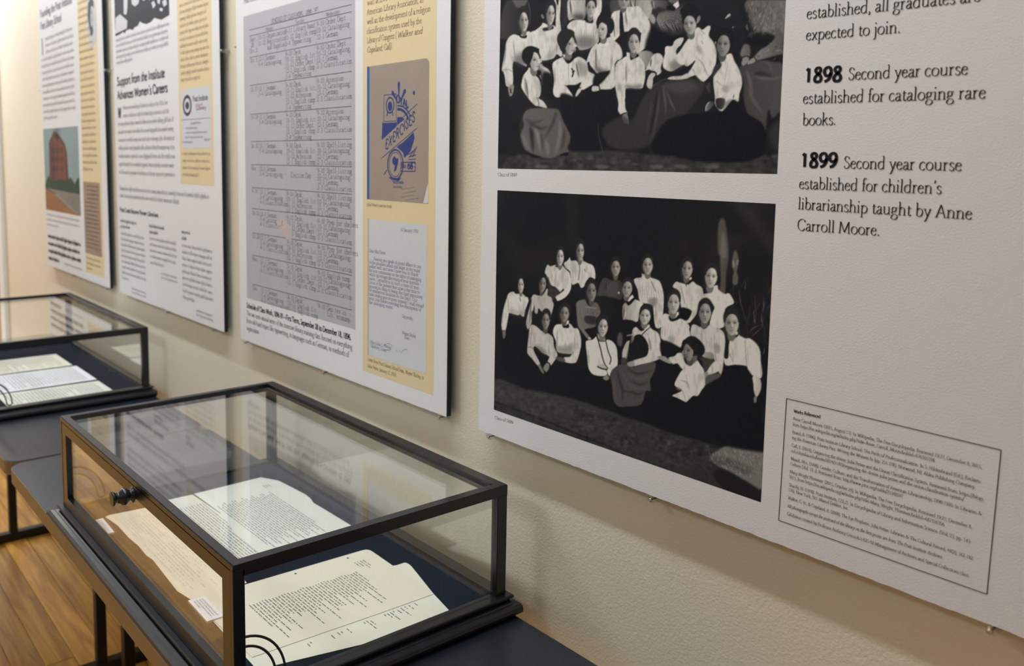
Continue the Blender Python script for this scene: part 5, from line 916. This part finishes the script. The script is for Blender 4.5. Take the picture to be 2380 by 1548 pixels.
# ---------------------------------------------------------------- display cases
ZT, ZP = -.0621, -.2565
def ring(name, x0, x1, y0, y1, prof, m, parent):
    """moulding swept round a rectangle; prof = (outward offset, z), mitred corners"""
    v = []; f = []; n = len(prof)
    for sx, sy in ((0, 0), (1, 0), (1, 1), (0, 1)):
        for o, z in prof: v.append(((x1+o) if sx else (x0-o), (y1+min(o, .016)) if sy else (y0-o), z))
    for k in range(4):
        a, b = k*n, ((k+1) % 4)*n
        for j in range(n): f.append((a+j, a+(j+1) % n, b+(j+1) % n, b+j))
    ob = mesh(name, v, f, m, parent)
    bm = bmesh.new(); bm.from_mesh(ob.data); bmesh.ops.recalc_face_normals(bm, faces=bm.faces); bm.to_mesh(ob.data); bm.free(); return ob
def case(x0, x1, y0, y1, label):
    r = empty('display_case', ((x0+x1)/2, (y0+y1)/2, TZ)); tag(r, label, 'case')
    w = .0155
    bm = bmesh.new()
    bm_box(bm, (x0, y0, ZT-.0088), (x1, y0+w, ZT)); bm_box(bm, (x0, y1-w-.006, ZT-.0185), (x1, y1, ZT)); bm_box(bm, (x0, y0+w, ZT-.0185), (x0+w, y1-w-.006, ZT)); bm_box(bm, (x1-w, y0+w, ZT-.0185), (x1, y1-w-.006, ZT))
    bmesh.ops.recalc_face_normals(bm, faces=bm.faces)
    bmesh.ops.bevel(bm, geom=[e for e in bm.edges if min(v.co.z for v in e.verts) > ZT-.0001 and (abs(e.verts[0].co.y-y0) < 1e-6 and abs(e.verts[1].co.y-y0) < 1e-6 or abs(e.verts[0].co.y-y1) < 1e-6 and abs(e.verts[1].co.y-y1) < 1e-6)], offset=.0016, segments=2, affect='EDGES')
    me = bpy.data.meshes.new('top_frame'); bm.to_mesh(me); bm.free(); put('top_frame', me, M['black'], r)
    # rear rail lip, a lighter bead along the glass
    box('glass_bead', (x0+w, y1-w-.0095, ZT-.0012), (x1-w, y1-w-.006, ZT+.0012), M['black'], r, bev=.0008)
    box('glass_bead', (x0+w, y0+w, ZT-.0012), (x0+w+.003, y1-w-.0095, ZT+.0012), M['black'], r, bev=.0008)
    for px_, py_, a, b in ((x0, y0, .009, .0178), (x1-.009, y0, .009, .0178), (x0, y1-.0216, .0155, .0216), (x1-.0155, y1-.0216, .0155, .0216)):
        zt_ = ZT-.0088 if py_ == y0 else ZT-.0185
        box('corner_post', (px_, py_, ZP), (px_+a, py_+b, zt_), M['black'], r, bev=.0007, seg=1)
    # front door: frame, pane, turned knob
    dz0, dz1, dx0, dx1, dy = ZP+.0010, ZT-.0112, x0+.0102, x1-.0102, y0+.0006
    s_, t_ = .0255, .0200
    bm = bmesh.new(); bm_box(bm, (dx0, dy, dz1-t_), (dx1, dy+.014, dz1)); bm_box(bm, (dx0, dy, dz0), (dx1, dy+.014, dz0+.024)); bm_box(bm, (dx0, dy, dz0+.024), (dx0+s_, dy+.014, dz1-t_)); bm_box(bm, (dx1-s_, dy, dz0+.024), (dx1, dy+.014, dz1-t_))
    bmesh.ops.recalc_face_normals(bm, faces=bm.faces); me = bpy.data.meshes.new('door'); bm.to_mesh(me); bm.free(); d = put('door', me, M['black'], r)
    box('glass_pane', (dx0+s_-.002, dy+.006, dz0+.022), (dx1-s_+.002, dy+.009, dz1-t_+.002), M['glass'], d)
    lathe('knob', [(0, .0135), (.0015, .0138), (.003, .0105), (.007, .0085), (.010, .0125), (.0145, .0150), (.019, .0138), (.024, .0098), (.0285, .0085), (.032, .0115), (.0345, .0128), (.036, .0120), (.0355, .0050)], ((x0+x1)/2+.026, dy+.0004, dz1-.0165), (0, -1, 0), M['black'], d, 24)
    # fixed panes
    box('glass_pane', (x0+w-.003, y0+w-.003, ZT-.0075), (x1-w+.003, y1-w-.004, ZT-.0042), M['glass'], r)
    box('glass_pane', (x0+.0150, y1-.0125, ZP), (x1-.0150, y1-.0095, ZT-.0180), M['glass'], r)
    for gx in (x0+.0052, x1-.0082): box('glass_pane', (gx, y0+.0175, ZP), (gx+.003, y1-.0210, ZT-.0180), M['glass'], r)
    # slotted quadrant stays of the front door, one at either end
    for gx in (x0+.0115, x1-.0115):
        pts = [(gx, y0+.016 + .068*math.cos(a), -.251 + .076*math.sin(a)) for a in np.radians(np.linspace(92, 3, 14))]
        pin = [(gx, y0+.016 + .053*math.cos(a), -.251 + .062*math.sin(a)) for a in np.radians(np.linspace(3, 92, 14))]
        cx_, cz_ = (pts[-1][1]+pin[0][1])/2, -.2475
        end = [(gx, cx_ + .0075*math.cos(a), cz_ + .006*math.sin(a)) for a in np.radians(np.linspace(-20, -160, 6))]
        tube('door_stay', pts + end + pin, .0019, M['steel'], r, 8)
    P_ = [(-.0155, ZP), (.0085, ZP), (.0102, ZP-.0015), (.0102, ZP-.0045), (.0088, ZP-.0060), (.0050, ZP-.0070), (.0050, ZP-.0100), (.0130, ZP-.0112), (.0150, ZP-.0122), (.0215, ZP-.0130), (.0262, ZP-.0160), (.0280, ZP-.0210), (.0268, ZP-.0262), (.0225, ZP-.0300), (.0170, ZP-.0315), (.0170, TZ), (-.0155, TZ)]
    ring('base_moulding', x0, x1, y0, y1, P_, M['moulding'], r)
    box('felt_deck', (x0+.0156, y0+.0156, TZ+.004), (x1-.0156, y1-.0156, -.2637), M['felt'], r)
    return r
NX0, NX1, NY0, NY1 = -1.8935, -1.0446, -.5275, -.0278
FX0, FX1, FY1 = -3.640, -2.7485, -.0346
case(NX0, NX1, NY0, NY1, 'near black framed glass display case with a turned knob on its front')
case(FX0, FX1, NY0, FY1, 'far black framed glass display case with three sheets side by side')

# ---------------------------------------------------------------- papers in the cases
DECK = -.2637
def sheet(name, pts, z, m, label, cat='paper', group=None, th=.0005, curl=0., sm=False):
    if sm: pts = [tuple(q) for q in smooth(pts, True, 3)]
    c0 = np.mean(np.array(pts), 0); r = empty(name, (float(c0[0]), float(c0[1]), z)); tag(r, label, cat, group)
    prism('page', pts, z, z+th, m, r); return r
def typed(parent, lines, z, m=None, name='typed_text', pitch=.0021):
    """typed lines running along x: (x start, y, length)"""
    i = Ink()
    for x, y, l in lines:
        e = x+l
        while x < e:
            w = rp.choice((2, 3, 4, 5, 6, 7, 8)); w = min(w*pitch, e-x)
            if w < pitch: break
            i.rect(x, y, x+w-.0006, y+.0017)
            for q in range(int(w/pitch)):
                if rp.random() < .3: i.rect(x+q*pitch, y+.0017, x+q*pitch+.0006, y+.0027)
                if rp.random() < .5: i.rect(x+q*pitch+.0004, y+.0004, x+q*pitch+.0008, y+.0013)
            x += w+pitch
    return ink_obj(name, i, m or M['type_ink'], parent, z, 'deck')
# near case, front right: a folder sheet below, the typed sheet above it
zz = DECK+.0002
under = [(-1.3607, -.4239), (-1.3540, -.3720), (-1.2530, -.1090), (-1.2528, -.0915), (-1.2500, -.0893), (-1.2415, -.0883), (-1.2300, -.0905), (-1.1300, -.1190), (-1.0425, -.1385), (-1.0383, -.1420), (-1.0386, -.1721), (-1.0700, -.3050), (-1.0994, -.4349), (-1.1020, -.4640), (-1.2800, -.4600)]
u = sheet('folder_sheet', under, zz, M['cream'], 'cream folder sheet with a tab, under the large typed page of the near case')
typed(u, [(-1.124+rp.uniform(0, .004), y_, rp.choice((.006, .01, .016, .03))) for y_ in (-.372, -.366, -.330, -.318, -.312, -.300, -.268, -.262, -.256, -.228, -.222, -.216, -.210, -.202, -.194, -.186, -.178, -.166)], zz+.0006)
i = Ink(); i.poly([(-1.0677+.0022*math.cos(a), -.1746+.0022*math.sin(a)) for a in np.arange(10)*math.pi/5]); ink_obj('punch_hole', i, M['core'], u, zz+.0007, 'deck')
z2 = zz+.0009
over = [(-1.3570, -.4400), (-1.3506, -.3701), (-1.3410, -.1290), (-1.3390, -.1195), (-1.3315, -.1151), (-1.3220, -.1148), (-1.2584, -.1167), (-1.1265, -.1215), (-1.1290, -.2300), (-1.1362, -.4128), (-1.1380, -.4560), (-1.2700, -.4590)]
v_ = sheet('typed_page', over, z2, M['buff'], 'large cream typed page with punched holes at the near end of the near case')
ln = [(-1.281+.002*math.sin(k)+.0002*k, -.3925+k*.0059, rp.uniform(.055, .128) * (1 if k % 7 else .8)) for k in range(36)]
typed(v_, ln, z2+.0006); typed(v_, [(-1.306, -.168+k*.0060, l) for k, l in enumerate((.020, .026, .034, .030))], z2+.0006)
i = Ink()
for hx, hy in ((-1.3329, -.2757), (-1.3292, -.1671), (-1.3365, -.3840)): i.poly([(hx+.0023*math.cos(a), hy+.0023*math.sin(a)) for a in np.arange(10)*math.pi/5])
ink_obj('punch_hole', i, M['core'], v_, z2+.0007, 'deck')
# near case, middle: typed sheets, one overlapping the other
m1 = sheet('typed_page', [(-1.8040, -.3480), (-1.8015, -.2860), (-1.7995, -.2775), (-1.6700, -.2715), (-1.4300, -.2700), (-1.4250, -.3480)], zz, M['ivory'], 'pale typed sheet in the middle of the near case, edge nearest the front pane')
m2 = sheet('torn_typed_page', [(-1.8008, -.2740), (-1.8049, -.1093), (-1.7800, -.0955), (-1.7597, -.0853), (-1.7000, -.0800), (-1.6489, -.0768), (-1.6250, -.0790), (-1.5977, -.0863), (-1.5500, -.0850), (-1.4472, -.0837), (-1.4290, -.0840), (-1.4270, -.2900), (-1.5600, -.2900), (-1.6450, -.2740), (-1.6702, -.2709)], zz+.0009, M['ivory'], 'pale typed page with a torn upper edge in the middle of the near case')
typed(m1, [(-1.742, -.343+k*.0062, .30) for k in range(11)], zz+.0006, M['faint'])
typed(m2, [(-1.705+.01*math.sin(k*1.7), -.262+k*.0060, .235+.03*math.sin(k*2.3)) for k in range(22)], zz+.0015, M['faint']); typed(m2, [(-1.755, -.130+k*.0060, .02) for k in range(3)], zz+.0015, M['faint'])
# near case, along the front: buff letter with a wavy edge
lp = sheet('handwritten_letter', [(-1.7903, -.4709), (-1.7965, -.4620), (-1.7945, -.4500), (-1.7860, -.3560), (-1.5600, -.3570), (-1.3560, -.3600), (-1.3510, -.4215), (-1.3480, -.4600), (-1.3998, -.4695), (-1.4600, -.4660), (-1.5415, -.4611), (-1.5661, -.4646), (-1.6150, -.4625), (-1.6600, -.4654), (-1.7300, -.4640)], zz+.0004, M['buff'], 'buff letter with a wavy edge just behind the front pane')
i = Ink()
for k in range(13):
    y_ = -.452+k*.0066; x_ = -1.755+.004*math.sin(k)
    while x_ < -1.42+.03*math.sin(k*2): 
        w = rp.uniform(.006, .018); i.strip([(x_+w*q/4, y_+.0012*math.sin(q*2.4+k)) for q in range(5)], .0003, .0007); x_ += w+.004
        if rp.random() < .12: x_ += .03
ink_obj('handwriting', i, M['faint'], lp, zz+.0010, 'deck')
def card(x0, y0, x1, y1, rot, label):
    cx_, cy_ = (x0+x1)/2, (y0+y1)/2; r = empty('label_card', (cx_, cy_, DECK)); tag(r, label, 'label', 'caption cards along the front pane')
    ca, sa = math.cos(rot), math.sin(rot); f = lambda x, y: (cx_+(x-cx_)*ca-(y-cy_)*sa, cy_+(x-cx_)*sa+(y-cy_)*ca)
    prism('card', [f(x0, y0), f(x1, y0), f(x1, y1), f(x0, y1)], DECK+.0002, DECK+.0042, M['white'], r, bev=.0003)
    i = Ink()
    for k in range(4): i.words(rg, x0+.008, x1-.008, y1-.0085-k*.0048, .0042, last=k == 3)
    i.v = [(*f(a, b), c_) for a, b, c_ in i.v]; ink_obj('printed_caption', i, M['faint'], r, DECK+.00435, 'deck')
card(-1.352, -.4700, -1.270, -.4410, -.02, 'small white caption card before the buff letter at the near end'); card(-1.7810, -.5060, -1.6990, -.4800, -.03, 'small white caption card at the far end of the near case')
# far case: three sheets
FS = [((-3.4420, -.4700, -3.2165, -.1480), M['cream'], 'cream sheet lying farthest in the far case'), ((-3.2030, -.4700, -2.9540, -.1395), M['white'], 'white sheet in the middle of the far case'), ((-2.9420, -.4520, -2.7690, -.1410), M['ivory'], 'cream lined sheet at the near end of the far case')]
for k, ((a, b, c_, d), m, lb) in enumerate(FS):
    s_ = sheet('document_sheet', [(a, b), (c_, b), (c_-.004*(k == 1), d), (a+.006, d)], zz, m, lb, group='document sheets in the far case')
    i = Ink(); y_ = b+.02
    while y_ < d-.02: i.words(rg, a+.02, c_-.02, y_, .0085, last=rp.random() < .15); y_ += .0105
    ink_obj('typed_text', i, M['faint'], s_, zz+.0006, 'deck')
